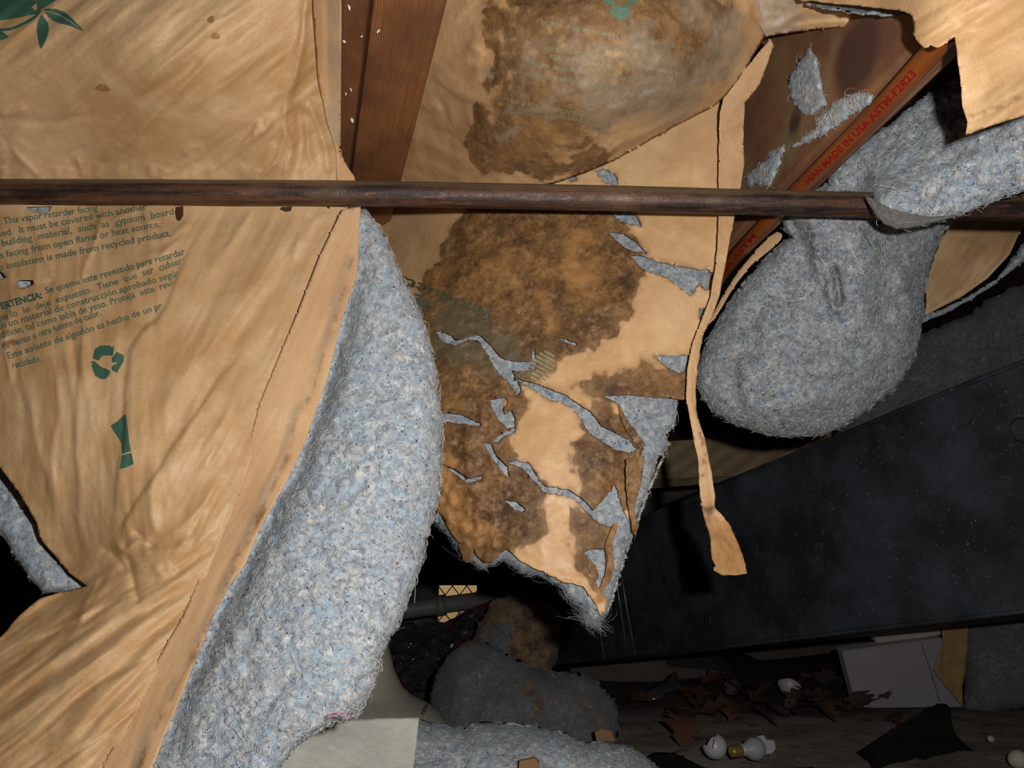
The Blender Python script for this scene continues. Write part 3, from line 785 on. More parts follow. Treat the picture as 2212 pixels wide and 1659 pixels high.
R_([(252, 1210), (215, 1280), (180, 1330), (150, 1380)], 3.5, 12)
for (a, b, am, w) in (((455, 1215), (0, 1480), 5, 16), ((440, 1245), (-20, 1545), -4, 13), ((425, 1270), (-20, 1590), 5, 14), ((410, 1310), (60, 1600), -4, 13), ((390, 1340), (100, 1640), 4.5, 15),
                      ((370, 1375), (160, 1600), -3, 12), ((345, 1420), (120, 1680), 4, 14), ((320, 1480), (170, 1680), -3, 11), ((480, 1170), (260, 1290), -3, 10), ((380, 1240), (120, 1390), 4, 10), ((300, 1300), (60, 1440), -3.5, 12)):
    m_ = ((a[0] + b[0]) / 2 + 6, (a[1] + b[1]) / 2 - 10); lf.append(([a, m_, b], 'b', am, w))
# wrinkles through the lettering
for pts, a, w in (([(155, 445), (146, 500), (152, 540)], 3.5, 6), ([(222, 448), (203, 530), (184, 580), (177, 610)], 4.5, 7), ([(88, 520), (105, 565), (118, 600)], 3, 6), ([(308, 445), (316, 480), (345, 476)], 3, 6),
                  ([(60, 450), (80, 500), (100, 560)], 2.5, 6), ([(250, 620), (290, 590), (340, 560), (400, 500)], 3, 9), ([(330, 700), (300, 715), (260, 700)], 3, 9), ([(390, 510), (360, 540), (300, 560)], 3, 8),
                  ([(22, 560), (18, 640), (22, 720)], 3, 7), ([(14, 640), (10, 760), (30, 830)], 3, 6), ([(235, 480), (260, 470), (300, 455)], 2.5, 6), ([(410, 470), (370, 510), (330, 520)], 3, 7), ([(120, 620), (135, 680), (130, 740)], 2, 8)):
    lf.append((pts, 'r', a, w))
S_([(6, 590), (16, 600), (60, 604), (100, 602), (135, 597)], -3, 9)
def left_extra(X, Y):
    up = ss(420, 380, Y); lo = ss(1150, 1260, Y); mid = (1 - up) * (1 - lo); edgeq = ss(20, 60, np.abs(Y - 415))
    a = streak(-38, 190, 26, 2.6, 1)(X, Y) * up * edgeq
    b = (streak(-62, 160, 24, 2.2, 2)(X, Y) * ss(330, 420, X) + streak(88, 130, 20, 1.6, 3)(X, Y) * ss(420, 300, X)) * mid * edgeq
    c = streak(-36, 230, 17, 2.8, 4)(X, Y) * lo
    return a + b + c + streak(20, 30, 24, .5, 8)(X, Y)
LF = Field(Ltop, lf, left_extra)
left_loop = [(-420, -110), (668, -110), (668, 0), (689, 174), (709, 268), (729, 328), (731, 385), (736, 420), (741, 460), (689, 557), (636, 691), (592, 795), (562, 868),
             (541, 945), (526, 1005), (503, 1074), (467, 1156), (435, 1239), (398, 1326), (357, 1394), (320, 1463), (275, 1550), (224, 1650), (205, 1730),
             (-420, 1730), (-420, 1430), (0, 1376), (41, 1330), (82, 1294), (128, 1280), (188, 1266), (151, 1239), (124, 1207), (87, 1165), (78, 1129), (37, 1060), (0, 1010), (-420, 900)]
left_holes = [[(53, 447), (111, 446), (104, 457), (93, 461), (70, 456)], [(31, 609), (50, 604), (72, 605), (70, 613), (56, 620), (41, 622)], [(-20, 580), (4, 588), (12, 600), (-20, 606)]]
# widen under the flange so that no gap opens
def shift_right(loop, d): return loop
lb = thing('insulation_batt', 'sagging paper faced insulation batt on the left, pale blue cotton showing beside its flange', 'insulation', tuple(P3(300, 1659, .52)))
LLO = [(-420, -110), (690, -110), (690, 0), (703, 174), (722, 268), (738, 328), (742, 385), (748, 420), (752, 460), (702, 557), (650, 691), (606, 795), (576, 868),
       (555, 945), (540, 1005), (517, 1074), (481, 1156), (449, 1239), (412, 1326), (371, 1394), (334, 1463), (289, 1550), (238, 1650), (219, 1730)] + left_loop[24:]
facing = sheet('facing', [LLO] + left_holes, LF, M['kraft'], lb, 4.5, .0006)
# flange of the left batt: lifted a little off the facing
flf = [([(770, 480), (742, 620), (700, 760), (640, 900), (600, 1010), (540, 1130), (470, 1290), (380, 1480), (300, 1640)], 'r', 1.5, 12)]
def fl_extra(X, Y): return streak(-65, 160, 14, .8, 21)(X, Y)
FLF = Field([(a, b, c - .011) for a, b, c in ((765, 440, .668), (740, 520, .662), (690, 700, .642), (760, 600, .655), (600, 900, .612), (680, 900, .618), (540, 1080, .592), (600, 1070, .590), (460, 1250, .568), (500, 1260, .562), (350, 1450, .535), (415, 1450, .53), (230, 1660, .508), (330, 1660, .50))], flf, fl_extra)
fl_loop = [(739, 452), (779, 446), (776, 500), (772, 590), (739, 690), (709, 812), (673, 914), (659, 955), (632, 1014), (600, 1074), (558, 1147), (531, 1216), (494, 1266), (458, 1335), (435, 1394), (398, 1486), (357, 1586), (330, 1655), (300, 1730),
           (195, 1730), (224, 1650), (275, 1550), (320, 1463), (357, 1394), (398, 1326), (435, 1239), (467, 1156), (503, 1074), (526, 1005), (541, 945), (562, 868), (592, 795), (636, 691), (689, 557)]
def warp(X, Y, a):
    return (X + a * fbm(X / 38, Y / 38, 131, 3) * 1.6 + a * .5 * noise(X / 12, Y / 12, 137), Y + a * fbm(X / 38, Y / 38, 151, 3) * 1.6 + a * .5 * noise(X / 12, Y / 12, 157))
def near(line, w, lo=0., k=1.0, closed=False):
    def f(X, Y):
        a = min(w * .5, 16); x, y = warp(X, Y, a)
        d, _, _ = seg_dist(x, y, line, closed); return lo + k * np.exp(-(d / w) ** 2)
    return f
zero = lambda X, Y: np.zeros(X.shape)
dirtline = [(760, 560), (738, 640), (715, 730), (700, 760), (675, 850), (640, 900), (618, 990), (590, 1050), (560, 1110), (520, 1190), (480, 1290), (430, 1390), (370, 1510), (320, 1600), (290, 1680)]
fo = sheet('stapling_flange', [fl_loop], FLF, M['flange'], lb, 4.5, .0007,
      {'stain': lambda X, Y: .40 * np.exp(-((seg_dist(X, Y, dirtline)[0]) / 14) ** 4), 'mould': lambda X, Y: .68 * np.exp(-((seg_dist(X + 9, Y, dirtline)[0]) / 17) ** 4), 'green': zero, 'ochre': zero,
       'rim': lambda X, Y: .55 * np.exp(-((seg_dist(X, Y, dirtline)[0]) / 2.6) ** 2) * (noise(X / 16, Y / 16, 3) > -.1)})
fo['label'] = 'dirty folded stapling flange running down the edge'
# upper flange beside the joist
UFF = Field([(670, -60, .575), (737, -60, .545), (735, 100, .588), (736, 200, .630), (700, 200, .632), (738, 330, .672), (765, 440, .668), (715, 330, .664)], [([(700, -40), (702, 180), (735, 350)], 's', 3, 14)])
sheet('stapling_flange', [[(666, -100), (742, -100), (737, 0), (736, 330), (752, 362), (765, 380), (776, 432), (776, 447), (737, 447), (727, 385), (727, 328), (707, 268), (687, 174)]], UFF, M['flange'], lb, 4.5, .0006,
      {'stain': zero, 'mould': lambda X, Y: .75 * ss(698, 712, X) * ss(345, 300, Y), 'green': zero, 'ochre': zero, 'rim': zero})
# cotton of the left batt
CLF = Field([(790, 470, .685), (830, 560, .672), (700, 700, .665), (880, 700, .655), (940, 900, .635), (700, 1000, .61), (850, 1000, .60), (940, 1100, .615), (500, 1300, .575), (700, 1300, .545), (870, 1300, .57), (400, 1600, .535), (600, 1600, .51), (760, 1500, .53), (500, 1760, .50)],
      [([(778, 440), (776, 590), (742, 690), (712, 812), (676, 914), (640, 1014), (604, 1074), (560, 1147), (530, 1220), (490, 1290), (440, 1400), (400, 1500), (350, 1620), (320, 1700)], 'b', -34, 26), ([(720, 760), (700, 860), (690, 940)], 'b', -9, 22), ([(860, 700), (900, 900), (880, 1100)], 'b', 4, 50), ([(690, 930), (600, 1080), (560, 1200), (480, 1330)], 'b', -6, 26)])
cl_loop = rough(smooth([(700, 430), (784, 446), (806, 470), (830, 505), (862, 580), (905, 670), (935, 760), (950, 850), (957, 920), (956, 1000), (948, 1080), (932, 1130), (915, 1200), (902, 1245), (884, 1290), (866, 1345), (826, 1400), (818, 1450), (800, 1500), (768, 1545), (712, 1562), (650, 1605), (600, 1662), (560, 1760),
      (200, 1760), (300, 1560), (420, 1330), (520, 1130), (600, 950), (680, 760), (700, 600)], True, 1), 4, 6, 3)
co = pillow('cotton_filling', [cl_loop], CLF, M['cotton'], lb, 5, .07, 50, bulge=.35, lump=.0035, lscale=30)
fibres(co.name, 5200, M['fibre'], lb, .0062, .00013, seed=2)
fibres(co.name, 1100, M['fibre_dark'], lb, .0035, .00018, seed=3)
fibres(co.name, 1500, M['fibre_blue'], lb, .0045, .0002, seed=4)
edge_l = [(784, 446), (830, 505), (862, 580), (905, 670), (935, 760), (950, 850), (957, 920), (956, 1000), (948, 1080), (932, 1130), (915, 1200), (902, 1245), (884, 1290), (866, 1345), (826, 1400), (818, 1450), (800, 1500), (768, 1545), (712, 1562), (650, 1605), (600, 1662)]
fibres(rim_surface(edge_l, CLF, dn=.016), 420, M['fibre'], lb, .006, .0001, seed=5, lift=.0005)
# the torn strip of cotton at the far left
SLF = Field([(0, 1050, .66), (60, 1200, .63), (180, 1270, .615)])
so = pillow('cotton_filling', [rough([(-300, 700), (-90, 900), (0, 1000), (37, 1052), (78, 1121), (95, 1165), (130, 1205), (155, 1238), (194, 1266), (150, 1278), (92, 1281), (66, 1252), (46, 1222), (18, 1178), (-5, 1150), (-90, 1080), (-300, 900)], 2, 6, 8)], SLF, M['cotton'], lb, 5, .04, 26, bulge=.5, lump=.002)
fibres(so.name, 350, M['fibre'], lb, .005, .00012, seed=6)
# cotton seen in the small rips of the lettered facing
pillow('cotton_filling', [[(-60, 436), (140, 430), (150, 500), (120, 640), (60, 650), (-60, 650)]], Field([(0, 450, .676), (100, 450, .676), (0, 640, .658), (100, 640, .660)]), M['cotton'], lb, 8, .02, 30, bulge=.2, lump=.001)
# lettering on the left facing
def line_warp(lines, field, mat, name, parent, ang, size, bold=.02, squash=.93):
    return printed(name, [text2d(tx, x, y, sz or size, ang_ if ang_ is not None else ang, bold, squash) for tx, x, y, sz, ang_ in lines], field, mat, parent)
lines = [('This vapor retarder facing', 8, 484, 212, 455), ('sed.  It must be covered with another', -4, 512, 318, 452), ('building  material,  such  as  gypsum  board', 4, 532, 376, 463), ('is facing from open flame or heat source.', -4, 559, 347, 489),
         ('p insulation is made from recycled product.', -2, 584, 370, 509), ('Se quema este revestido para retardar', 99, 635, 401, 549), ('po lo  lo  deje  expuesto.  Tiene  que  ser  cubierto', -2, 694, 412, 564), ('en un material de construcci\u00f3n aprobado seg\u00fan', -6, 713, 391, 594),
         ('edificio, tal como tabla de yeso. Proteja  este  reves', -6, 733, 386, 614), ('de llamas u otra fuente de calor.', 7, 755, 219, 681), ('Este aislante de algod\u00f3n es hecho de un prod', 17, 776, 372, 659), ('reciclado.', 27, 796, 90, 780)]
def clip_right(items, lim):
    out = []
    for P, Fs in items:
        A = np.array(P); keep = [f for f in Fs if A[list(f), 0].mean() < lim(A[list(f), 1].mean())]
        out.append((P, keep))
    return out
lim = lambda y: np.interp(y, [445, 520, 587, 648, 684, 718, 900], [462, 414, 384, 357, 336, 296, 270])
printed('printed_text', clip_right([fit_text(*l_, 20.5) for l_ in lines], lim), LF, M['ink'], facing)
printed('printed_text', [fit_text('ADVERTENCIA:', -34, 679, 92, 643, 20.5, .04)], LF, M['ink_emblem'], facing)
def recycle(cx, cy, s, rot, squash=1.0):
    """three chasing folded arrows"""
    out = []
    arm = [(-.12, .93), (.30, .93), (.50, .60), (.66, .70), (.46, .18), (-.06, .30), (.12, .40), (.02, .56), (-.20, .20), (-.50, .40), (-.30, .82)]
    for k_ in range(3):
        a = math.radians(120 * k_ + rot); c, s_ = math.cos(a), math.sin(a)
        P = [(cx + s * (x * c - y * s_) * squash, cy - s * (x * s_ + y * c)) for x, y in arm]
        out.append(poly2d(P))
    return out
def recycle2(pts_list): return [poly2d(p) for p in pts_list]
q = lambda L: [(x / 4.148, 430 + y / 4.148) for x, y in L]
sym = [q([(832, 1428), (848, 1345), (900, 1312), (985, 1312), (1003, 1330), (1022, 1314), (1012, 1403), (925, 1400), (945, 1378), (925, 1365), (880, 1445)]),
       q([(1000, 1428), (1045, 1370), (1110, 1400), (1108, 1450), (1048, 1558), (1000, 1530), (1000, 1500), (1050, 1470), (1048, 1462), (1010, 1466)]),
       q([(803, 1458), (845, 1452), (912, 1508), (892, 1530), (985, 1535), (990, 1560), (950, 1610), (900, 1612), (850, 1580), (818, 1490), (830, 1470)])]
printed('recycling_symbol', recycle2(sym), LF, M['ink_emblem'], facing)
g = lambda L: [(200 + x / 8.29, 860 + y / 8.29) for x, y in L]
printed('printed_mark', [poly2d(g([(322, 495), (430, 430), (520, 340), (575, 285), (600, 320), (625, 500), (655, 780), (690, 950), (530, 1000), (515, 800)])), poly2d(g([(530, 1025), (695, 975), (735, 1180), (600, 1245), (490, 1265)]))], LF, M['ink_emblem'], facing)
e = lambda L: [(x / 11.06, y / 11.06) for x, y in L]
emb = [e([(0, 0), (860, 0), (870, 80), (755, 170), (860, 265), (890, 200), (1000, 260), (930, 350), (800, 345), (460, 360), (370, 430), (150, 470), (0, 485)]),
       e([(860, -120), (1500, -120), (1300, 30), (1110, 150), (960, 250), (880, 180), (880, 90)]),
       e([(1010, 225), (1130, 200), (1330, 215), (1520, 275), (1700, 410), (1900, 620), (1990, 725), (1960, 735), (1850, 640), (1670, 490), (1400, 340), (1180, 270), (1060, 250)]),
       e([(1060, 275), (1180, 290), (1390, 360), (1660, 505), (1850, 655), (1950, 738), (1830, 680), (1610, 595), (1440, 560), (1270, 500), (1150, 400)]),
       e([(1000, 350), (1080, 460), (1155, 560), (1165, 760), (1100, 960), (1000, 1150), (960, 1165), (920, 1000), (880, 740), (895, 540), (960, 400)]),
       e([(860, 350), (930, 345), (840, 440), (700, 540), (400, 680), (200, 735), (-60, 755), (-60, 690), (250, 660), (500, 560), (720, 440)]),
       e([(-60, 740), (60, 760), (220, 875), (120, 930), (-60, 980)]), e([(-300, -120), (500, -120), (480, 10), (0, 60), (-300, 300)])]
printed('printed_emblem', [poly2d(p) for p in emb], LF, M['ink_emblem'], facing)
# dark glue spots and drips on the facing
def blob(cx, cy, rx, ry, rot=0, n=14, sd=0):
    return [(cx + (rx * (1 + .25 * math.sin(3 * a + sd)) * math.cos(a)) * math.cos(rot) - ry * math.sin(a) * math.sin(rot), cy + rx * math.cos(a) * math.sin(rot) + ry * (1 + .15 * math.cos(2 * a + sd)) * math.sin(a) * math.cos(rot)) for a in [2 * math.pi * i / n for i in range(n)]]
M['spot'] = mat_simple('brown_glue_spot', (.36, .19, .08), .4)
M['drip'] = mat_simple('dark_drip', (.07, .025, .012), .4)
for b__ in (blob(222, 190, 15, 9, .15), blob(466, 78, 9, 8), blob(456, 42, 7, 9, .4), blob(20, 740, 16, 6, -.3)): printed('stain_spot', [poly2d(b__)], LF, M['spot'], facing)['label'] = 'brown spot on the paper'
for b__ in ([(379, 447), (396, 445), (396, 466), (388, 478), (381, 474), (378, 460)], [(608, 447), (632, 446), (628, 456), (617, 458), (604, 452)], [(706, 446), (712, 444), (712, 451), (707, 450)]): printed('drip_mark', [poly2d(b__)], LF, M['drip'], facing)['label'] = 'dark drip under the pipe'

# ------------------------------------------------------------------ centre batt
cb_ = thing('insulation_batt', 'torn water stained brown paper batt hanging in the middle with a ragged pointed end', 'insulation', tuple(P3(1290, 1330, .62)))
H_A = [(1104, 812), (1165, 830), (1220, 852), (1278, 890), (1296, 915), (1361, 951), (1379, 969), (1361, 980), (1325, 969), (1274, 937), (1245, 890), (1216, 870), (1184, 863), (1140, 834)]
H_D = [(938, 716), (952, 715), (967, 722), (985, 735), (1002, 731), (1028, 721), (1042, 728), (1062, 748), (1078, 766), (1092, 777), (1120, 781), (1148, 780), (1149, 762), (1156, 748), (1157, 770), (1160, 788), (1156, 797), (1130, 802), (1106, 799), (1118, 820), (1126, 845), (1118, 856), (1108, 838), (1092, 818), (1078, 810), (1068, 795), (1058, 778), (1048, 757), (1034, 736), (1012, 735), (996, 742), (982, 747), (966, 742), (953, 735)]
H_E = [(1057, 862), (1092, 858), (1099, 870), (1086, 880), (1090, 895), (1105, 885), (1115, 905), (1112, 922), (1095, 925), (1075, 905), (1062, 880)]
H_F = [(950, 893), (975, 892), (996, 895), (1035, 912), (1043, 921), (1014, 918), (985, 914), (950, 911)]
H_G = [(1064, 951), (1093, 930), (1115, 924), (1112, 934), (1090, 942), (1072, 957)]
H_H = [(1044, 955), (1060, 957), (1074, 985), (1094, 1006), (1104, 1034), (1090, 1027), (1075, 1005), (1058, 983)]
H_I = [(955, 1000), (985, 1014), (1010, 1033), (1043, 1029), (1040, 1036), (1014, 1043), (996, 1034), (970, 1015)]
H_J = [(1086, 1079), (1115, 1083), (1137, 1098), (1130, 1108), (1108, 1096)]
H_K = [(1361, 552), (1382, 551), (1419, 564), (1473, 575), (1513, 584), (1530, 580), (1543, 592), (1540, 622), (1527, 626), (1509, 613), (1491, 637), (1466, 617), (1433, 596), (1390, 581)]
H_L = [(1310, 498), (1343, 504), (1375, 522), (1398, 546), (1364, 542), (1343, 530), (1325, 514)]
H_M = [(1312, 445), (1350, 445), (1379, 470), (1386, 491), (1362, 484), (1339, 477), (1325, 464)]
H_N = [(1285, 370), (1302, 364), (1329, 377), (1338, 400), (1309, 396)]
H_O = [(1411, 769), (1491, 768), (1488, 798), (1466, 806), (1437, 789)]
H_P = [(1512, 668), (1526, 664), (1523, 690), (1512, 708)]
H_Q = [(1203, 728), (1223, 731), (1247, 740), (1245, 748), (1225, 741)]
H_C = [(1256, 1197), (1278, 1186), (1307, 1186), (1311, 1212), (1308, 1255), (1292, 1274), (1285, 1248), (1265, 1215)]
H_R = [(1225, 377), (1240, 375), (1246, 388), (1232, 390)]
holes = [rough(h_, 1.6, 5, i + 2) for i, h_ in enumerate([H_A, H_D, H_E, H_F, H_G, H_H, H_I, H_J, H_K, H_L, H_M, H_N, H_O, H_P, H_Q, H_C, H_R])]
notch = [(1281, 1103), (1256, 1074), (1230, 1057), (1180, 1051), (1165, 1034), (1140, 998), (1110, 993), (1096, 998), (1110, 1003), (1129, 1012), (1155, 1040), (1173, 1063), (1209, 1068), (1241, 1078), (1267, 1106), (1296, 1132), (1326, 1139)]
bottom = [(1307, 1322), (1296, 1329), (1285, 1302), (1260, 1266), (1213, 1255), (1184, 1241), (1151, 1226), (1129, 1215), (1108, 1197), (1093, 1186), (1064, 1215), (1043, 1215), (1021, 1186), (1017, 1212), (999, 1212), (988, 1168), (963, 1132), (952, 1110), (938, 1103)]
rightside = [(1556, 215), (1560, 400), (1558, 454), (1554, 536), (1549, 590), (1535, 660), (1522, 700), (1512, 760), (1504, 820), (1500, 860), (1475, 864), (1440, 860), (1400, 858), (1350, 853), (1303, 855), (1330, 868), (1345, 900), (1360, 935), (1378, 962), (1392, 965), (1384, 983), (1391, 990), (1383, 1038), (1370, 1085), (1362, 1127), (1347, 1104), (1336, 1062), (1328, 1045), (1306, 1076)]
rightlow = [(1332, 1128), (1318, 1161), (1312, 1178), (1322, 1195), (1325, 1222), (1314, 1255), (1299, 1280), (1312, 1295)]
low_loop = [(780, 330), (1200, 300), (1400, 240)] + rightside + notch + rightlow + bottom + [(900, 1080), (840, 950), (780, 700), (760, 450)]
low_loop = rough(low_loop, 2.2, 6, 5)
Cc = [(780, 330, .89), (1100, 330, .79), (1400, 300, .755), (1556, 300, .735), (800, 460, .93), (1000, 460, .79), (1250, 460, .755), (1450, 450, .735), (1556, 460, .725),
      (850, 650, .79), (1000, 650, .735), (1200, 650, .715), (1400, 650, .70), (1530, 650, .705), (900, 850, .715), (1100, 850, .69), (1300, 850, .675), (1490, 850, .69),
      (950, 1050, .69), (1150, 1050, .66), (1350, 1050, .66), (960, 1150, .69), (1150, 1220, .645), (1300, 1320, .64)]
cf = [([(1125, 820), (1165, 835), (1260, 885), (1370, 960)], 'b', 2, 20), ([(940, 560), (925, 640), (900, 780)], 'b', 3, 14),
      ([(860, 480), (960, 530), (1030, 500)], 'r', 3, 12), ([(840, 520), (900, 560), (925, 610)], 'r', 3, 14), ([(870, 460), (905, 520), (900, 600)], 'b', -3, 16),
      ([(1030, 470), (975, 525), (948, 580), (925, 660)], 's', 3, 16), ([(1040, 640), (1180, 650), (1260, 640)], 'r', 1.5, 10), ([(1410, 770), (1480, 660), (1520, 600)], 's', 2, 22),
      ([(1345, 560), (1370, 640), (1300, 740), (1230, 790)], 'b', -2, 16), ([(1240, 690), (1300, 670), (1340, 640)], 'r', 2, 8), ([(1150, 880), (1180, 990), (1230, 1040)], 'b', 2.5, 40),
      ([(1010, 1010), (1040, 1100), (1020, 1180)], 'r', 4, 16), ([(970, 1040), (1020, 1060), (1090, 1110)], 'r', 3, 12), ([(1070, 1120), (1100, 1160), (1150, 1200)], 'r', 2.5, 14),
      ([(1030, 880), (1010, 960), (1030, 1020)], 'r', 3, 14), ([(1250, 940), (1300, 1010), (1290, 1080)], 'b', 3, 26), ([(1350, 900), (1340, 1000), (1350, 1060)], 'b', -3, 16),
      ([(1440, 800), (1470, 820), (1500, 800)], 'r', 2.5, 10), ([(1200, 1100), (1240, 1180), (1290, 1260)], 'r', 2, 20), ([(1450, 460), (1470, 520), (1500, 560)], 'r', 2, 14), ([(1400, 470), (1440, 500), (1450, 560)], 'r', 1.8, 12), ([(1540, 470), (1520, 540)], 'r', 2, 12),
      ([(1470, 280), (1500, 330), (1510, 390)], 'r', 2.5, 16), ([(1390, 330), (1440, 350), (1470, 390)], 'r', 2, 14)]
def crumple(s, amp, seed): return lambda X, Y: -amp / 1000 * (1 - 2 * np.abs(fbm(X / s, Y / s, seed, 4)))
stain_main = [(1020, 440), (1100, 430), (1300, 440), (1345, 480), (1385, 545), (1398, 600), (1362, 660), (1335, 700), (1300, 730), (1260, 760), (1205, 780), (1190, 815), (1125, 835), (1135, 870), (1112, 940), (1125, 1000), (1180, 1045), (1170, 1100), (1180, 1150), (1110, 1205), (1060, 1225), (990, 1215), (920, 1120), (880, 900), (880, 690), (920, 620), (945, 560), (980, 490)]
stain_r = [(1265, 860), (1310, 858), (1400, 965), (1390, 1050), (1340, 1130), (1310, 1290), (1255, 1250), (1225, 1150), (1260, 1110), (1240, 1040), (1225, 960), (1262, 930)]
stain_m = [(1215, 1070), (1260, 1090), (1290, 1130), (1290, 1200), (1250, 1220), (1225, 1160)]
stain_b = [(1330, 800), (1400, 775), (1470, 800), (1510, 800), (1510, 875), (1290, 870), (1230, 840)]
def sdf(poly):
    def f(X, Y):
        d, _, _ = seg_dist(X, Y, poly, True); return np.where(inside(X, Y, [poly]), d, -d)
    return f
def smask(poly, w=30, amp=1.0): 
    s_ = sdf(poly); return lambda X, Y: np.clip(.5 + s_(*warp(X, Y, 13)) / w * .5, 0, 1) * amp
def mx(*f): return lambda X, Y: np.maximum.reduce([g_(X, Y) for g_ in f])
def tears(X, Y):
    r = zero(X, Y)
    for h_ in holes + [notch]:
        d, _, _ = seg_dist(X, Y, h_, True); r = np.maximum(r, np.exp(-d / 3.2))
    return r * .8 * (noise(X / 11, Y / 11, 31) > -.35)
light_c = [(1140, 880), (1190, 850), (1240, 900), (1262, 960), (1215, 1010), (1185, 1050), (1140, 1000), (1120, 930)]
CF = Field(Cc, cf, addf(crumple(60, .8, 51), masked(crumple(30, 5.5, 53), mx(near([(970, 1040), (1000, 1110), (1060, 1160)], 60), near([(1040, 880), (1020, 960)], 40, 0, .7))), masked(crumple(34, 1.8, 52), mx(smask(stain_main, 40), smask(stain_r, 40)))))
pf = sheet('facing', [low_loop] + holes, CF, M['kraft_stained'], cb_, 4.5, .0006,
    {'stain': mx(smask(stain_main, 22, 1.15), smask(stain_r, 26, .95), smask(stain_m, 26, .85), smask(stain_b, 34, .95)),
     'mould': mx(near([(1250, 500), (1235, 560), (1255, 610)], 50, 0, .50), near([(1010, 480), (960, 560)], 24, 0, .45), near([(960, 1080), (1000, 990), (1050, 905)], 30, 0, .45)),
     'green': smask([(900, 640), (980, 620), (1080, 680), (1190, 770), (1190, 840), (1120, 850), (1040, 830), (950, 800), (890, 740)], 50, .85),
     'ochre': mx(near([(960, 1000), (980, 1120), (1060, 1160)], 50, 0, .75), near([(1060, 850), (960, 860)], 40, 0, .6), near([(1130, 520), (1060, 580), (1160, 640), (1200, 700)], 45, 0, .62), near([(1250, 500), (1235, 560), (1255, 610)], 60, 0, .8), near([(1290, 1290), (1310, 1230)], 20, 0, .7)),
     'rim': tears}, curl=.0022, curlw=6, curl_loops=holes + [notch, bottom])
pf['label'] = 'lower facing blotched dark brown and split by long tears'
# upper, bulging pocket of the facing
Bf = [(820, -120, .70), (1200, -120, .585), (1600, -120, .62), (820, 100, .73), (1000, 100, .64), (1250, 100, .575), (1450, 100, .59), (1620, 60, .645), (860, 250, .785), (1050, 230, .655), (1250, 230, .60), (1450, 200, .625), (1560, 200, .672), (850, 395, .865), (1050, 390, .735), (1200, 380, .69), (1330, 340, .682), (1480, 250, .68)]
bfold = [([(924, 161), (954, 187), (990, 219), (1041, 231), (1075, 238), (1159, 248), (1230, 252)], 'q', 6, 30), ([(934, 154), (985, 142), (1021, 127)], 'r', 4, 12), ([(1010, 95), (1030, 105), (1045, 120)], 'r', 4, 10),
         ([(1100, -20), (1040, 60), (1020, 130), (1035, 200)], 'b', 3, 20), ([(867, 348), (941, 355), (1008, 390)], 'r', 4, 10), ([(890, 300), (975, 335), (1035, 375)], 'r', 4, 12), ([(900, 270), (960, 290), (1010, 310)], 'r', -3, 10),
         ([(945, 210), (958, 240), (968, 275)], 'r', -4, 8), ([(880, 220), (900, 270), (890, 320)], 'r', 3.5, 12), ([(905, 235), (930, 228), (950, 240)], 'r', 3.5, 10), ([(860, 370), (920, 385), (960, 400)], 'r', 3, 8),
         ([(1424, -10), (1465, 45), (1514, 103), (1564, 124), (1600, 130)], 's', 5, 24), ([(1391, 148), (1420, 165), (1448, 186), (1498, 194)], 'q', 4, 20), ([(1613, -10), (1628, 40), (1655, 85)], 's', 5, 18),
         ([(1230, 375), (1300, 352), (1382, 317), (1465, 280), (1540, 232)], 'b', -4, 10), ([(1200, 360), (1290, 335), (1400, 290), (1500, 235)], 'r', 4, 9), ([(1300, 250), (1400, 230), (1500, 180)], 'r', 3, 18), ([(1150, 300), (1250, 310), (1350, 280)], 'r', 3, 18), ([(1500, 0), (1560, 60), (1620, 90)], 'r', 4, 16),
         ([(1090, 310), (1180, 330), (1260, 325)], 'r', 2, 14), ([(1060, 60), (1150, 40), (1260, 60)], 'b', 2, 26), ([(970, 60), (1000, 20), (1030, -40)], 'r', 3, 16)]
BF = Field(Bf, bfold, addf(crumple(55, 1.5, 61), crumple(150, 1.6, 62)))
bag_loop = [(800, -110), (1690, -110), (1660, 20), (1652, 78), (1610, 150), (1570, 205), (1545, 228), (1480, 262), (1400, 306), (1330, 345), (1290, 362), (1230, 384), (1170, 402), (1000, 425), (830, 425), (790, 200)]
bag_st = [(1045, 0), (1200, -60), (1600, -60), (1650, 60), (1590, 170), (1480, 250), (1330, 320), (1190, 375), (1070, 400), (1020, 390), (1015, 290), (1030, 250), (1018, 170), (1025, 90)]
dk = [(1070, 30), (1065, 110), (1075, 150), (1055, 190)]
dk2 = [(1040, 250), (1030, 300), (1050, 360)]
up_ = sheet('facing', [rough(bag_loop, 1.2, 8, 9)], BF, M['kraft_stained'], cb_, 4.5, .0006,
    {'stain': mx(smask(bag_st, 80, .64), near(dk, 22, 0, .85), near(dk2, 26, 0, .85), near([(1110, -10), (1180, 8), (1300, -10)], 26, 0, .95), near([(1080, 360), (1200, 365), (1300, 335)], 34, 0, .66), near([(1180, 180), (1250, 190)], 20, 0, .75)),
     'mould': mx(smask(bag_st, 150, .62), near([(1380, 100), (1450, 180), (1300, 230)], 90, 0, .85), near([(1500, 20), (1580, 80), (1520, 170), (1420, 240)], 80, 0, .8), near([(1100, 240), (1160, 245)], 14, 0, .9), near([(1080, 300), (1110, 280)], 16, 0, .9), near([(1045, 150), (1060, 170)], 14, 0, .8)),
     'green': smask(bag_st, 120, .12), 'ochre': lambda X, Y: .45 * smask(bag_st, 120)(X, Y) + smask([(1080, 300), (1300, 260), (1330, 310), (1180, 370), (1060, 380)], 60, .35)(X, Y), 'rim': zero})
up_['label'] = 'upper facing bulging like a pocket, grey with mould'
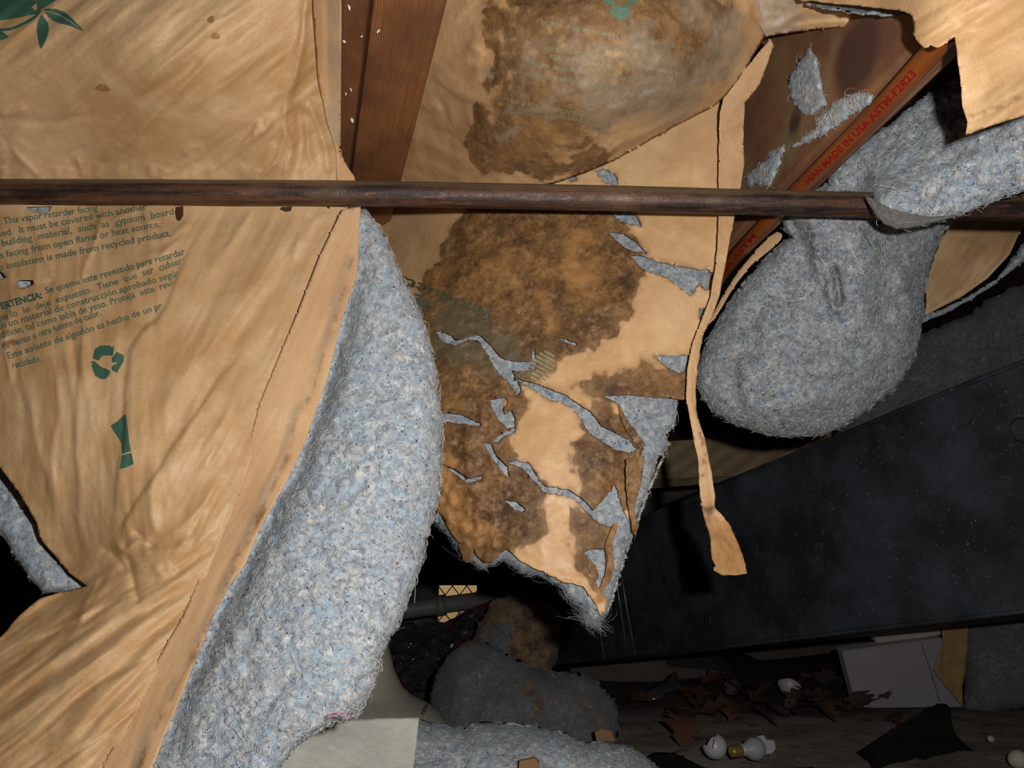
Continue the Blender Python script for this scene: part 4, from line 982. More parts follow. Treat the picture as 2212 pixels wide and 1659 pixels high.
# cotton behind the torn facing
CB = Field([(a, b, c + .0058) for a, b, c in Cc])
cc_loop = [(770, 340), (1200, 310), (1540, 230), (1548, 400), (1540, 580), (1525, 660), (1506, 720), (1494, 800), (1484, 850), (1462, 862), (1461, 900), (1452, 924), (1436, 937), (1443, 960), (1419, 995), (1404, 1052), (1382, 1103), (1364, 1157), (1343, 1222), (1325, 1284), (1310, 1325), (1292, 1340), (1266, 1337), (1262, 1313), (1223, 1286), (1214, 1266), (1165, 1240), (1129, 1236), (1093, 1208), (1040, 1224), (999, 1200), (975, 1160), (938, 1122), (880, 1080), (820, 900), (760, 500)]
cco = pillow('cotton_filling', [rough(cc_loop, 3.0, 6, 12)], CB, M['cotton_grey'], cb_, 5, .055, 26, bulge=.22, lump=.0014, lscale=22, seed=5)
fibres(cco.name, 3800, M['fibre'], cb_, .005, .00011, seed=12)
fibres(cco.name, 900, M['fibre_dark'], cb_, .003, .00015, seed=13)
edge_c = [(1462, 862), (1452, 924), (1436, 937), (1443, 960), (1404, 1052), (1364, 1157), (1325, 1284), (1310, 1325)]
fibres(rim_surface(edge_c, CB, dn=.008), 420, M['fibre'], cb_, .005, .0001, seed=14)
edge_b = [(1310, 1325), (1292, 1340), (1266, 1337), (1262, 1313), (1223, 1286), (1214, 1266), (1165, 1240), (1129, 1236), (1093, 1208), (1040, 1224), (999, 1200), (975, 1160), (938, 1122)]
fibres(rim_surface(edge_b, CB, dn=.010), 700, M['fibre_grey'], cb_, .0085, .00007, seed=15, lift=.001)
fibres(rim_surface([(1296, 1345), (1270, 1335), (1262, 1320)], CB, dn=.012), 260, M['fibre_grey'], cb_, .014, .00007, seed=16, lift=.004)
# torn curling paper pieces over the cotton
def flap(name, pts, D0, tilt, mat='kraft_stained', st=.6, och=.6):
    c = np.mean(pts, 0); f = Field([(c[0], c[1] - 60, D0), (c[0], c[1] + 60, D0 + tilt), (c[0] + 60, c[1], D0 - .004)], (), crumple(24, 1.6, int(c[0]) % 90))
    o = sheet('torn_flap', [rough(pts, 1.2, 5, int(c[1]) % 50)], f, M[mat], cb_, 3.5, .0006, {'stain': lambda X, Y: zero(X, Y) + st, 'mould': zero, 'green': zero, 'ochre': lambda X, Y: zero(X, Y) + och, 'rim': zero}, curl=.002, curlw=5)
    return o
flap('f', [(1336, 870), (1352, 905), (1375, 935), (1394, 962), (1386, 968), (1371, 955), (1352, 930), (1340, 900)], .668, -.004, st=.9, och=.1)
flap('f', [(1352, 990), (1392, 984), (1386, 1040), (1372, 1085), (1364, 1125), (1356, 1090), (1352, 1040)], .650, -.006, st=.95, och=.1)
flap('f', [(1322, 1135), (1334, 1128), (1330, 1152), (1322, 1172), (1324, 1200), (1327, 1228), (1316, 1256), (1300, 1278), (1294, 1270), (1306, 1245), (1312, 1215), (1307, 1180)], .640, .0, st=.75, och=.6)
flap('f', [(1252, 1205), (1262, 1196), (1288, 1225), (1293, 1250), (1286, 1256), (1268, 1240)], .640, .0, st=.7, och=.4)
flap('f', [(1362, 1110), (1372, 1105), (1378, 1140), (1374, 1158), (1366, 1148)], .645, .0, st=.8, och=.3)
flap('f', [(1001, 1190), (1010, 1185), (1016, 1214), (1004, 1214)], .680, .0, st=.2, och=.2)
flap('f', [(1086, 866), (1098, 862), (1106, 875), (1096, 892), (1086, 884)], .695, .0, st=.6, och=.8)
# long flange on the right edge of the centre batt
RFl = [(1664, 84), (1672, 98), (1642, 181), (1609, 223), (1606, 280), (1608, 350), (1602, 396), (1589, 458), (1578, 511), (1566, 577), (1553, 643), (1538, 684), (1518, 727), (1506, 790), (1503, 850), (1505, 890), (1512, 915), (1518, 933), (1528, 973), (1538, 1024), (1545, 1074), (1544, 1096), (1561, 1114), (1576, 1132), (1592, 1168), (1604, 1197), (1614, 1239),
       (1585, 1243), (1560, 1243), (1540, 1231), (1546, 1222), (1538, 1208), (1534, 1161), (1523, 1125), (1516, 1096), (1512, 1067), (1508, 995), (1497, 940), (1490, 904), (1482, 862), (1484, 800), (1496, 740), (1512, 700), (1535, 640), (1546, 577), (1551, 536), (1554, 454), (1553, 396), (1553, 330), (1555, 247), (1566, 198), (1610, 150)]
FR = Field([(1660, 84, .672), (1600, 200, .690), (1560, 300, .712), (1605, 300, .716), (1575, 450, .705), (1560, 600, .690), (1500, 800, .672), (1500, 900, .666), (1530, 1000, .655), (1525, 1100, .645), (1575, 1230, .625), (1545, 1200, .632)],
      [([(1560, 240), (1556, 396), (1557, 454), (1552, 560), (1540, 640), (1515, 720), (1498, 800), (1495, 860), (1508, 925), (1524, 1000), (1535, 1070), (1540, 1098), (1556, 1130), (1580, 1180)], 's', 3.5, 12), ([(1550, 1150), (1580, 1190), (1570, 1240)], 'r', 2.5, 10), ([(1530, 1120), (1545, 1170)], 'r', 2, 8)], crumple(40, .9, 71))
rf = sheet('stapling_flange', [rough(RFl, .8, 6, 21)], FR, M['flange'], cb_, 3.5, .0008,
      {'stain': lambda X, Y: .62 * ss(1000, 1180, Y) * (.75 + .5 * noise(X / 18, Y / 24, 5)) + .18, 'mould': lambda X, Y: .5 * ss(700, 600, Y) * near([(1650, 110), (1600, 220), (1604, 380)], 12)(X, Y) + .3 * ss(640, 760, Y) * ss(1000, 900, Y), 'green': lambda X, Y: .45 * near([(1495, 790), (1500, 850)], 30)(X, Y) + .5 * near([(1550, 1150), (1580, 1215)], 16)(X, Y),
       'ochre': lambda X, Y: .75 * ss(1080, 1140, Y), 'rim': lambda X, Y: .9 * near([(1512, 1097), (1528, 1103), (1540, 1096)], 5)(X, Y) + .7 * near([(1506, 905), (1520, 970), (1516, 1030)], 5)(X, Y) * (noise(X / 9, Y / 9, 3) > 0)})
rf['label'] = 'long dangling paper strip ending in a frayed tag'
# faded lettering, upside down
def inv_lines(lines, field, mat, parent, size, ang): 
    return printed('printed_text', [text2d(t_, x, y, size, a, .02, .95) for t_, x, y, a in lines], field, mat, parent, .0009)
inv_lines([('este aislante de algod\u00f3n es hecho de un producto', 1500, 103, 180 + 10), ('de llamas u otra fuente de calor.', 1500, 122, 180 + 7), ('tal como tabla de yeso. Proteja este revestido', 1480, 145, 180 + 8.5), ('en un material de construcci\u00f3n aprobado', 1462, 163, 180 + 9.5),
           ('por lo  deje  expuesto. Tiene que ser cubierto', 1440, 180, 180 + 9), ('se quema este revestido para retardar', 1390, 196, 180 + 9), ('This insulation is made from', 1290, 250, 180 + 11), ('facing from open flame', 1300, 265, 180 + 11)], BF, M['ink_faint'], up_, 17.5, 190)
sym2 = recycle(1340, 0, 44, 180 + 8)
printed('recycling_symbol', sym2, BF, mat_simple('teal_ink', (.12, .20, .13), .5), up_, .0009)
printed('printed_text', [fit_text('Products', 1062, 672, 864, 594, 29, .02)], CF, mat_simple('darkened_green_ink', (.085, .095, .06), .6), pf, .0009)
# striped seed mark at the left and right ends of the logo
def stripes(cx, cy, rx, ry, rot, n):
    out = []
    for i in range(n):
        v = -1 + 2 * (i + .5) / n; hw = math.sqrt(max(0, 1 - v * v)); hh = .62 / n
        P = []
        for (a, b) in ((-hw, v - hh), (0, v - hh * 1.1), (hw, v - hh * .7), (hw, v + hh * .7), (0, v + hh * 1.1), (-hw, v + hh)):
            x, y = a * rx, b * ry; P.append((cx + x * math.cos(rot) - y * math.sin(rot), cy + x * math.sin(rot) + y * math.cos(rot)))
        out.append(poly2d(P))
    return out
printed('printed_emblem', stripes(904, 655, 20, 22, .15, 5), CF, M['ink'], pf, .0009)
printed('printed_emblem', stripes(1172, 792, 26, 36, .5, 8), CF, M['ink_faint'], pf, .0009)

# ------------------------------------------------------------------ upper right batt
rb = thing('insulation_batt', 'peach paper batt torn open at upper right, its blue cotton folded over the pipe', 'insulation', tuple(P3(2100, 470, .60)))
TRl = [(1660, -110), (1729, 2), (1762, 3), (1795, 7), (1853, 12), (1900, 17), (1943, 22), (1966, 33), (1973, 50), (1972, 74), (1984, 92), (1997, 104), (2012, 98), (2026, 103), (2044, 92), (2063, 78), (2067, 111), (2075, 173), (2079, 231), (2090, 264), (2086, 293), (2140, 272), (2212, 250), (2640, 60), (2640, -110)]
TRF = Field([(1660, -110, .56), (1729, 2, .575), (1900, 10, .51), (1990, 90, .463), (2060, 80, .45), (2080, 200, .45), (2086, 293, .465), (2150, 100, .445), (2212, 250, .46), (2212, 50, .44), (2320, 200, .45), (2320, -100, .43), (2640, 60, .45), (2640, -110, .43), (1900, -100, .48), (2100, -100, .43)],
      [([(2086, 270), (2150, 246), (2212, 215), (2320, 170)], 'q', 2.5, 12), ([(2110, 180), (2180, 140), (2260, 90)], 'b', 3, 16), ([(2100, 130), (2180, 80), (2260, 40)], 'b', -3, 16), ([(2080, 60), (2160, 20), (2240, -30)], 'b', 2.5, 18), ([(1900, 5), (1990, -20), (2060, -60)], 'b', 2.5, 20), ([(2095, 215), (2170, 185), (2260, 130)], 'r', 2, 12)], streak(-32, 160, 22, 1.6, 81))
sf_ = sheet('facing', [rough(TRl[:19], 1.8, 5, 31, False) + TRl[19:]], TRF, M['kraft_stained'], rb, 4.5, .0008,
      {'stain': lambda X, Y: .42 * near([(2095, 250), (2150, 232), (2212, 200)], 7)(X, Y), 'mould': lambda X, Y: .35 * near([(2110, 190), (2212, 170)], 40)(X, Y), 'green': zero, 'ochre': zero, 'rim': lambda X, Y: .5 * near([(2095, 254), (2150, 236), (2212, 206)], 5)(X, Y) * (noise(X / 7, Y / 7, 2) > .1)})
# pale lip of torn paper under the tear
LPF = Field([(1620, -60, .62), (1660, 70, .655), (1760, 30, .63), (1760, 62, .648), (1900, 50, .62), (1970, 35, .60), (1700, -60, .60), (1900, 20, .61)],
      [([(1690, 62), (1760, 48), (1850, 44), (1940, 34)], 's', 4, 14), ([(1660, 70), (1730, 30), (1770, 8)], 'r', 4, 10), ([(1640, 0), (1650, 40), (1662, 72)], 'r', 4, 9)], crumple(60, 2, 91))
lo_ = sheet('torn_lip', [rough([(1600, -110), (1720, -110), (1760, 2), (1850, 20), (1905, 28), (1960, 30), (1968, 40), (1950, 50), (1915, 58), (1880, 58), (1830, 58), (1760, 64), (1700, 72), (1655, 80), (1630, 40), (1615, 0)], 1.5, 6, 33)], LPF, M['kraft_stained'], rb, 4, .0008,
      {'stain': lambda X, Y: .2 * ss(1750, 1700, X) , 'mould': lambda X, Y: .75 * ss(1770, 1690, X) + .25, 'green': zero, 'ochre': zero, 'rim': lambda X, Y: .8 * near([(1790, 18), (1850, 28), (1900, 34), (1960, 40)], 4)(X, Y)})
lo_['label'] = 'crumpled pale paper lip below the tear'
pillow('cotton_filling', [rough([(1700, -40), (1790, 0), (1860, 6), (1950, 16), (1964, 32), (1900, 34), (1850, 30), (1790, 22), (1740, 10)], 2, 6, 35)], Field([(1700, 0, .605), (1850, 10, .592), (1960, 20, .575)]), M['cotton_grey'], rb, 5, .02, 14, bulge=.5, lump=.001)
URF = Field([(1800, 375, .735), (1860, 320, .715), (1950, 260, .70), (2034, 185, .70), (1860, 400, .705), (1900, 430, .628), (1950, 420, .615), (1945, 490, .628), (2000, 350, .64), (2050, 250, .665), (2100, 330, .60), (2060, 460, .618), (2170, 420, .60), (2212, 330, .575), (2300, 250, .56), (2300, 400, .58), (2640, 40, .56), (2640, 260, .58), (2150, 270, .60), (2000, 460, .612), (1840, 350, .715)],
      [([(1880, 400), (1960, 380), (2060, 340), (2140, 300)], 'b', -5, 16), ([(1960, 440), (2060, 390), (2212, 330)], 'b', -5, 14), ([(2000, 330), (2100, 270), (2180, 240)], 'b', -5, 14), ([(1920, 330), (2000, 290)], 'b', -4, 12)], streak(-28, 130, 26, 3, 95))
ur_loop = [(2060, 160), (2034, 186), (2001, 206), (1943, 251), (1894, 289), (1857, 313), (1815, 346), (1793, 371), (1790, 396), (1800, 412), (1840, 414), (1866, 418), (1877, 437), (1894, 466), (1918, 487), (1943, 495), (1975, 492), (2001, 485), (2055, 471), (2084, 459), (2120, 446), (2166, 430), (2212, 412), (2320, 375), (2640, 260), (2640, 20), (2320, 150), (2200, 190), (2120, 200)]
uo = pillow('cotton_filling', [rough(ur_loop, 3, 6, 36)], URF, M['cotton'], rb, 5, .035, 26, bulge=.25, lump=.004, lscale=30, seed=9)
fibres(uo.name, 2600, M['fibre'], rb, .006, .00013, seed=22); fibres(uo.name, 700, M['fibre_dark'], rb, .0045, .0002, seed=23); fibres(uo.name, 800, M['fibre_blue'], rb, .005, .0002, seed=24)
# backing skin under the fold's lip
BSF = Field([(1870, 425, .625), (1940, 495, .618), (2060, 470, .612), (2000, 470, .606), (1900, 450, .612)])
bo = sheet('backing_skin', [smooth([(1866, 424), (1885, 428), (1915, 448), (1960, 462), (2010, 470), (2072, 464), (2040, 476), (2001, 486), (1943, 497), (1915, 488), (1892, 468), (1876, 440)], True, 1)], BSF, mat_simple('grey_backing', (.17, .16, .15), .9, bump=.0025, bscale=160, var=(.11, .10, .09), vscale=60, spots=(.3, .3, .3), sscale=300), rb, 4, .0008)
fibres(rim_surface([(1880, 436), (1905, 462), (1943, 482), (2001, 478), (2060, 468)], BSF), 260, M['fibre_grey'], rb, .006, .0001, seed=27)
bo['label'] = 'grey brown skin along the folded lip'

# ------------------------------------------------------------------ hanging cotton lobe
hl = thing('cotton_batt', 'big drooping grey lobe of bare cotton insulation hanging behind the pipe at right', 'insulation', tuple(P3(1740, 945, .8)))
hl_loop = [(1720, 430), (1699, 462), (1692, 480), (1693, 500), (1714, 512), (1691, 519), (1656, 553), (1616, 596), (1585, 635), (1554, 682), (1522, 741), (1507, 792), (1503, 827), (1515, 862), (1546, 898), (1593, 921), (1656, 941), (1703, 947), (1773, 941), (1808, 929), (1871, 890), (1930, 843), (1961, 804), (1977, 772), (1989, 721), (1997, 674), (2000, 635), (2008, 588), (2032, 518), (2067, 466), (2070, 430), (1950, 400), (1800, 390)]
hf = [([(1746, 440), (1749, 500), (1752, 549), (1768, 627), (1795, 680), (1816, 710)], 'q', 15, 40), ([(1700, 460), (1724, 500), (1735, 560), (1745, 610)], 'b', -7, 8), ([(1797, 570), (1803, 600), (1812, 651), (1800, 670)], 'b', -34, 8), ([(1775, 590), (1780, 650), (1812, 700)], 'b', -10, 9), ([(1770, 560), (1775, 540), (1760, 500)], 'b', 9, 16), ([(1790, 720), (1740, 770), (1745, 800)], 'b', -6, 12), ([(1835, 600), (1870, 690), (1850, 760)], 'b', 7, 26), ([(1600, 700), (1640, 780), (1620, 860)], 'b', 4, 40),
      ([(1830, 470), (1860, 540), (1850, 620)], 'b', 9, 38), ([(1880, 500), (1930, 520), (1990, 510)], 'b', -6, 20), ([(1740, 770), (1720, 800), (1700, 830)], 'b', -5, 12), ([(1735, 770), (1752, 785)], 'b', -6, 8), ([(1840, 660), (1880, 700), (1930, 720)], 'b', 5, 34), ([(1560, 800), (1700, 860), (1850, 800)], 'b', 6, 60), ([(1950, 560), (1960, 650), (1950, 740)], 'b', 5, 30)]
HF = Field([(1720, 440, .735), (1850, 430, .735), (2050, 450, .78), (1650, 560, .775), (1750, 600, .755), (1850, 560, .735), (2000, 600, .80), (1560, 700, .80), (1750, 740, .745), (1950, 740, .785), (1520, 820, .795), (1700, 880, .755), (1880, 850, .785), (1700, 945, .79)], hf, None, 1.25)
ho = pillow('cotton_filling', [rough(hl_loop, 2.2, 6, 41)], HF, M['cotton_grey'], hl, 5, .085, 55, bulge=.4, lump=.0075, lscale=36, seed=15)
fibres(ho.name, 4200, M['fibre'], hl, .0062, .00013, seed=32); fibres(ho.name, 1200, M['fibre_dark'], hl, .004, .0002, seed=33); fibres(ho.name, 800, M['fibre_blue'], hl, .005, .0002, seed=34)
# paper skin behind its upper left edge
stp = sheet('stapling_flange', [smooth([(1675, 498), (1692, 506), (1684, 522), (1663, 541), (1624, 572), (1585, 619), (1554, 674), (1534, 698), (1518, 716), (1546, 668), (1558, 643), (1593, 588), (1632, 541)], True, 1)], Field([(1680, 505, .815), (1600, 590, .83), (1530, 700, .84)], [([(1690, 515), (1630, 570), (1590, 620), (1550, 680)], 'b', -3, 8)]), M['flange'], hl, 4, .0008, {'stain': zero, 'mould': lambda X, Y: zero(X, Y) + .35, 'green': zero, 'ochre': zero, 'rim': zero})
stp['label'] = 'curved tan paper edge beside the orange pipe'

# ------------------------------------------------------------------ batt further back at the right
fb = thing('insulation_batt', 'curled paper faced batt glimpsed at the right edge behind the cotton lobe', 'insulation', tuple(P3(2100, 690, 1.0)))
FBF = Field([(2060, 460, 1.02), (2212, 460, 1.0), (2010, 680, 1.0), (2134, 600, .97), (2212, 520, .96), (2320, 420, .95), (2320, 520, .95)], [([(2200, 470), (2150, 560), (2080, 630), (2010, 690)], 's', 5, 26), ([(2100, 480), (2140, 470), (2180, 480)], 'r', 5, 14), ([(2060, 520), (2120, 540), (2100, 600)], 'r', 4, 16)], streak(-55, 100, 18, 2.5, 101))
sheet('facing', [[(2020, 440), (2330, 400), (2320, 430), (2235, 480), (2208, 490), (2181, 549), (2134, 600), (2075, 643), (2008, 676), (1975, 690), (1975, 560)]], FBF, M['kraft'], fb, 5, .0008)
pillow('cotton_filling', [rough([(2350, 400), (2250, 500), (2212, 520), (2153, 602), (2075, 650), (1992, 684), (1985, 700), (2055, 672), (2134, 625), (2212, 566), (2350, 470)], 1.5, 6, 43)], Field([(2000, 690, 1.0), (2134, 610, .985), (2212, 540, .98), (2350, 430, .97)]), M['cotton'], fb, 5, .03, 14, bulge=.5, lump=.0015)
gb = thing('cotton_batt', 'dusty dark grey cotton batt lying behind the top of the duct', 'insulation', tuple(P3(2060, 850, 1.45)))
go = pillow('cotton_filling', [rough([(1780, 960), (1830, 905), (1880, 850), (1950, 780), (1985, 720), (2040, 700), (2090, 680), (2150, 640), (2212, 612), (2330, 570), (2330, 860), (1900, 1010)], 6, 8, 44)], Field([(1800, 950, 1.50), (2000, 800, 1.42), (2212, 700, 1.32), (2330, 800, 1.3)]), M['cotton_dusty'], gb, 7, .12, 60, bulge=.4, lump=.008, attrs={'stain': zero})

# ------------------------------------------------------------------ lint stuck to the right joist
def lint(pts, label, seed, lift=.006, n=120):
    c = np.mean(pts, 0); D = []
    ctrl = []
    for p in list(pts)[::2] + [tuple(c)]:
        w_ = side_pt(p[0], p[1], e0, e1, kj); ctrl.append((p[0], p[1], float((w_ - np.array([0, 0, CAMZ])) @ np.array([0, CP, SP])) - .010 + float(RNG.uniform(0, .001))))
    f = Field(ctrl)
    t = thing('lint_tuft', label, 'lint', tuple(P3(c[0], c[1], f([c[0]], [c[1]])[0])))
    o = pillow('tuft_body', [rough(pts, 3.5, 5, seed)], f, M['cotton'], t, 4, .012, 14, bulge=.6, lump=.001, lscale=14, seed=seed)
    fibres(o.name, n, M['fibre'], t, .0065, .00011, seed=seed, lift=.0008)
lint([(1748, 103), (1766, 130), (1772, 165), (1780, 205), (1787, 222), (1770, 238), (1752, 250), (1735, 248), (1722, 232), (1708, 210), (1702, 180), (1706, 160), (1725, 135), (1740, 112)], 'largest lint tuft, a pale pointed scrap clinging to the joist above the knot', 51, n=110)
lint([(1695, 312), (1690, 335), (1678, 370), (1664, 402), (1640, 398), (1612, 405), (1612, 378), (1640, 355), (1660, 330), (1680, 318)], 'pale lint tuft on the joist just above the copper pipe, beside the paper flange', 52, n=110)
lint([(1800, 222), (1830, 203), (1868, 200), (1888, 205), (1880, 225), (1850, 240), (1820, 262), (1790, 285), (1740, 310), (1705, 325), (1730, 300), (1765, 275), (1775, 250)], 'long stringy smear of lint along the joist beside the orange pipe', 53, n=260)

# ------------------------------------------------------------------ duct
dm, t_, b_ = nt('dusty_galvanised_steel'); k = NB(t_)
c = k.mix(k.ramp(k.noise(9, 6, .65), [(.42, 0), (.68, 1)]), (.021, .024, .026), (.062, .070, .088))
c = k.mix(k.ramp(k.noise(210, 4, .7), [(.64, 0), (.73, .9)]), c, (.32, .40, .42))
c = k.mix(k.ramp(k.noise(70, 5, .7), [(.62, 0), (.78, .45)]), c, (.22, .24, .30))
k.L(c, b_.inputs['Base Color']); b_.inputs['Metallic'].default_value = .25; b_.inputs['Roughness'].default_value = .5
k.L(k.bump(k.noise(260, 4, .6), .0006, .8), b_.inputs['Normal'])
du = thing('air_duct', 'large dark dusty sheet metal duct slanting across the lower right', 'duct', tuple(P3(1750, 1380, 1.2)))
TL, TRr, BR, BL = np.array(P3(1190, 1195, 1.72)), np.array(P3(2420, 698, .84)), np.array(P3(2420, 1298, .84)), np.array(P3(1195, 1441, 1.72))
TRr = TL + (TRr - TL) * 1.1; BR = BL + (BR - BL) * 1.1
nrm = np.cross(TRr - TL, BL - TL); nrm /= np.linalg.norm(nrm)
if nrm[1] < 0: nrm = -nrm
back = np.array([nrm[0], nrm[1], 0]); back /= np.linalg.norm(back); back = back * .30
nu, nv = 60, 16
V = []
for j in range(nv + 1):
    for i in range(nu + 1):
        u, v = i / nu, j / nv
        p = (TL * (1 - u) + TRr * u) * (1 - v) + (BL * (1 - u) + BR * u) * v
        d_ = .004 * float(noise(np.array([u * 5]), np.array([v * 2.2]), 7)[0])
        V.append(p + nrm * d_)
Fc = [(j * (nu + 1) + i, j * (nu + 1) + i + 1, (j + 1) * (nu + 1) + i + 1, (j + 1) * (nu + 1) + i) for j in range(nv) for i in range(nu)]
n0 = len(V); V += [TL + back, TRr + back, BR + back, BL + back]
top = [i for i in range(nu + 1)]; bot = [nv * (nu + 1) + i for i in range(nu + 1)]
Fc.append(tuple(top[::-1]) + (n0, n0 + 1)); Fc.append(tuple(bot) + (n0 + 2, n0 + 3)); Fc.append((n0, n0 + 3, n0 + 2, n0 + 1))
Fc.append(tuple(j * (nu + 1) for j in range(nv + 1)) + (n0 + 3, n0)); Fc.append(tuple((j * (nu + 1) + nu) for j in range(nv, -1, -1)) + (n0 + 1, n0 + 2))
mkobj('duct_wall', V, Fc, dm, du, False)
def duct_pt(x, y, off=.0):
    o_ = np.array([0, 0, CAMZ]); d_ = np.array(P3(x, y, 1.)) - o_; return o_ + d_ * (nrm @ (TL - o_)) / (nrm @ d_) - nrm * off
sm = mat_simple('bright_seam_metal', (.16, .18, .19), .35, .5)
for ln in ([(1332, 1232), (1343, 1300), (1358, 1405)], [(1345, 1232), (1356, 1300), (1376, 1410)], [(1292, 1300), (1300, 1360), (1311, 1428)]):
    Vt, Ft = tube_mesh([duct_pt(x, y, .005) for x, y in ln], .0018, 8); mkobj('seam', Vt, Ft, sm, du)
Vt, Ft = tube_mesh([duct_pt(x, y, .003) for x, y in ((1197, 1440), (1500, 1405), (1800, 1368), (2212, 1319), (2400, 1297), (2660, 1266))], .0032, 8); mkobj('bottom_hem', Vt, Ft, dm, du)
Vt, Ft = tube_mesh([duct_pt(x, y, .003) for x, y in ((1440, 1092), (1700, 988), (1950, 885), (2212, 782), (2400, 708), (2660, 603))], .0030, 8); mkobj('top_hem', Vt, Ft, dm, du)
Vt, Ft = tube_mesh([duct_pt(x, y, .0025) for x, y in smooth([(2260, 905), (2215, 903), (2192, 906), (2184, 925), (2190, 945), (2212, 957), (2260, 965)], False, 2)], .0011, 6)
o = mkobj('wire_loop', Vt, Ft, mat_simple('black_wire', (.008, .008, .01), .5)); recenter(o); tag(o, 'thin black wire loop on the duct at the right edge', 'wire')

# ------------------------------------------------------------------ far pine board
pw = None
bd = thing('pine_board', 'pale pine board lying level in the background under the cotton lobe', 'board', tuple(P3(1600, 1060, 1.75)))
dirb = np.array(P3(1900, 930, 1.7)) - np.array(P3(1300, 955, 1.8))
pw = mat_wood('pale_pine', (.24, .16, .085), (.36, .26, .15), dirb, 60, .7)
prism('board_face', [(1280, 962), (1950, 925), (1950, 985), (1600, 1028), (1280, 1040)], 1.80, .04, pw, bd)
prism('board_edge', [(1280, 1041), (1600, 1029), (1950, 986), (1950, 1010), (1280, 1066)], 1.795, .035, mat_wood('shaded_pine', (.13, .10, .065), (.19, .145, .09), dirb, 60, .8), bd)  # lower edge has its shade put into the darker pine colours

# ------------------------------------------------------------------ things on the ground
def floorD(y): return float(plane_D(0, y, 0.0))
pv = mat_simple('grey_pvc', (.27, .255, .235), .5)
o = thing('drain_pipe', 'grey plastic drain pipe crossing in front of the far vent', 'pipe', tuple(P3(970, 1310, 2.3)))
q0 = P3(790, 1332, 2.2); Vt, Ft = tube_mesh([Vector((q0.x - .03, q0.y, -.02)), Vector((q0.x - .028, q0.y, q0.z - .05)), Vector((q0.x - .01, q0.y, q0.z - .008)), q0, P3(950, 1308, 2.25), P3(1130, 1284, 2.3)], .0235, 20); mkobj('pipe_body', Vt, Ft, pv, o)
Vt, Ft = tube_mesh([P3(940, 1310, 2.25), P3(962, 1306.5, 2.256)], .029, 20); mkobj('coupling', Vt, Ft, pv, o)
o = thing('drain_pipe', 'grey upright pipe stub with a round flange right of the far vent', 'pipe', tuple(P3(1065, 1300, 2.5)))
q0 = P3(1064, 1300, 2.5); Vt, Ft = tube_mesh([Vector((q0.x, q0.y, -.02)), Vector((q0.x, q0.y, P3(1062, 1250, 2.5).z))], .05, 20); mkobj('pipe_body', Vt, Ft, pv, o)
# white flared plastic pipe base
fm = mat_simple('cream_plastic', (.40, .375, .32), .55)
fd = 1.06; ax = P3(770, 1500, fd)
prof = [(1180, 40), (1330, 48), (1400, 66), (1450, 80), (1485, 98), (1505, 120), (1520, 150), (1535, 175), (1555, 192), (1580, 200), (1600, 200)]
V = []; nn_ = 40
for (y, r) in prof:
    c0 = P3(770, y, fd); rr = r / F * fd
    for i in range(nn_): a = 2 * math.pi * i / nn_; V.append((c0.x + rr * math.cos(a), ax.y + rr * math.sin(a), c0.z))
Fc = [(j * nn_ + i, j * nn_ + (i + 1) % nn_, (j + 1) * nn_ + (i + 1) % nn_, (j + 1) * nn_ + i) for j in range(len(prof) - 1) for i in range(nn_)] + [tuple(range((len(prof) - 1) * nn_, len(prof) * nn_)), tuple(range(nn_))[::-1]]
ft = thing('flared_pipe', 'cream plastic pipe flaring out to a wide foot, half hidden by the blue cotton', 'pipe', (ax.x, ax.y, .0))
mkobj('pipe_body', V, Fc, fm, ft)
def cone_pt(x, y):
    c0 = P3(770, y, fd); ys = [p[0] for p in prof]; rr = np.interp(y, ys, [p[1] for p in prof]) / F * fd
    px_ = P3(x, y, fd).x - c0.x; dy = math.sqrt(max(1e-6, rr * rr - px_ * px_)); return (c0.x + px_, ax.y - dy - .001, c0.z)
P, Fs = text2d('8', 0, 0, 1, 0, .01)
mkobj('lettering', [cone_pt(918 + p[0] * 15, 1530 + p[1] * 13) for p in P], Fs, mat_simple('dark_print', (.05, .05, .05), .6), ft)
# crumpled dark film
fmn, t_, b_ = nt('crumpled_film'); k = NB(t_)
c = k.mix(k.ramp(k.noise(22, 4), [(.60, 0), (.66, .9)]), (.055, .050, .055), (.14, .012, .010)); k.L(c, b_.inputs['Base Color'])
b_.inputs['Roughness'].default_value = .12; b_.inputs['Specular IOR Level'].default_value = .9; b_.inputs['Coat Weight'].default_value = .6
k.L(k.bump(k.noise(26, 2, .5, dist=1.2), .012, 1), b_.inputs['Normal'])
cfm = thing('plastic_wrapper', 'crumpled dark shiny plastic film with red patches beside the cream pipe', 'wrapper', tuple(P3(900, 1480, 1.4)))
sheet('film', [rough([(780, 1350), (830, 1348), (900, 1345), (960, 1345), (1010, 1320), (1060, 1296), (1110, 1290), (1130, 1330), (1080, 1380), (1010, 1400), (975, 1420), (950, 1450), (935, 1490), (935, 1540), (900, 1540), (850, 1510), (800, 1440)], 3, 8, 61)],
      Field([(800, 1350, 1.86), (1100, 1300, 1.90), (860, 1500, 1.66), (940, 1480, 1.68), (960, 1400, 1.78), (850, 1420, 1.76)], (), crumple(26, 16, 63)), fmn, cfm, 9, .001).data.polygons.foreach_set('use_smooth', [False] * len(bpy.data.objects['film'].data.polygons))
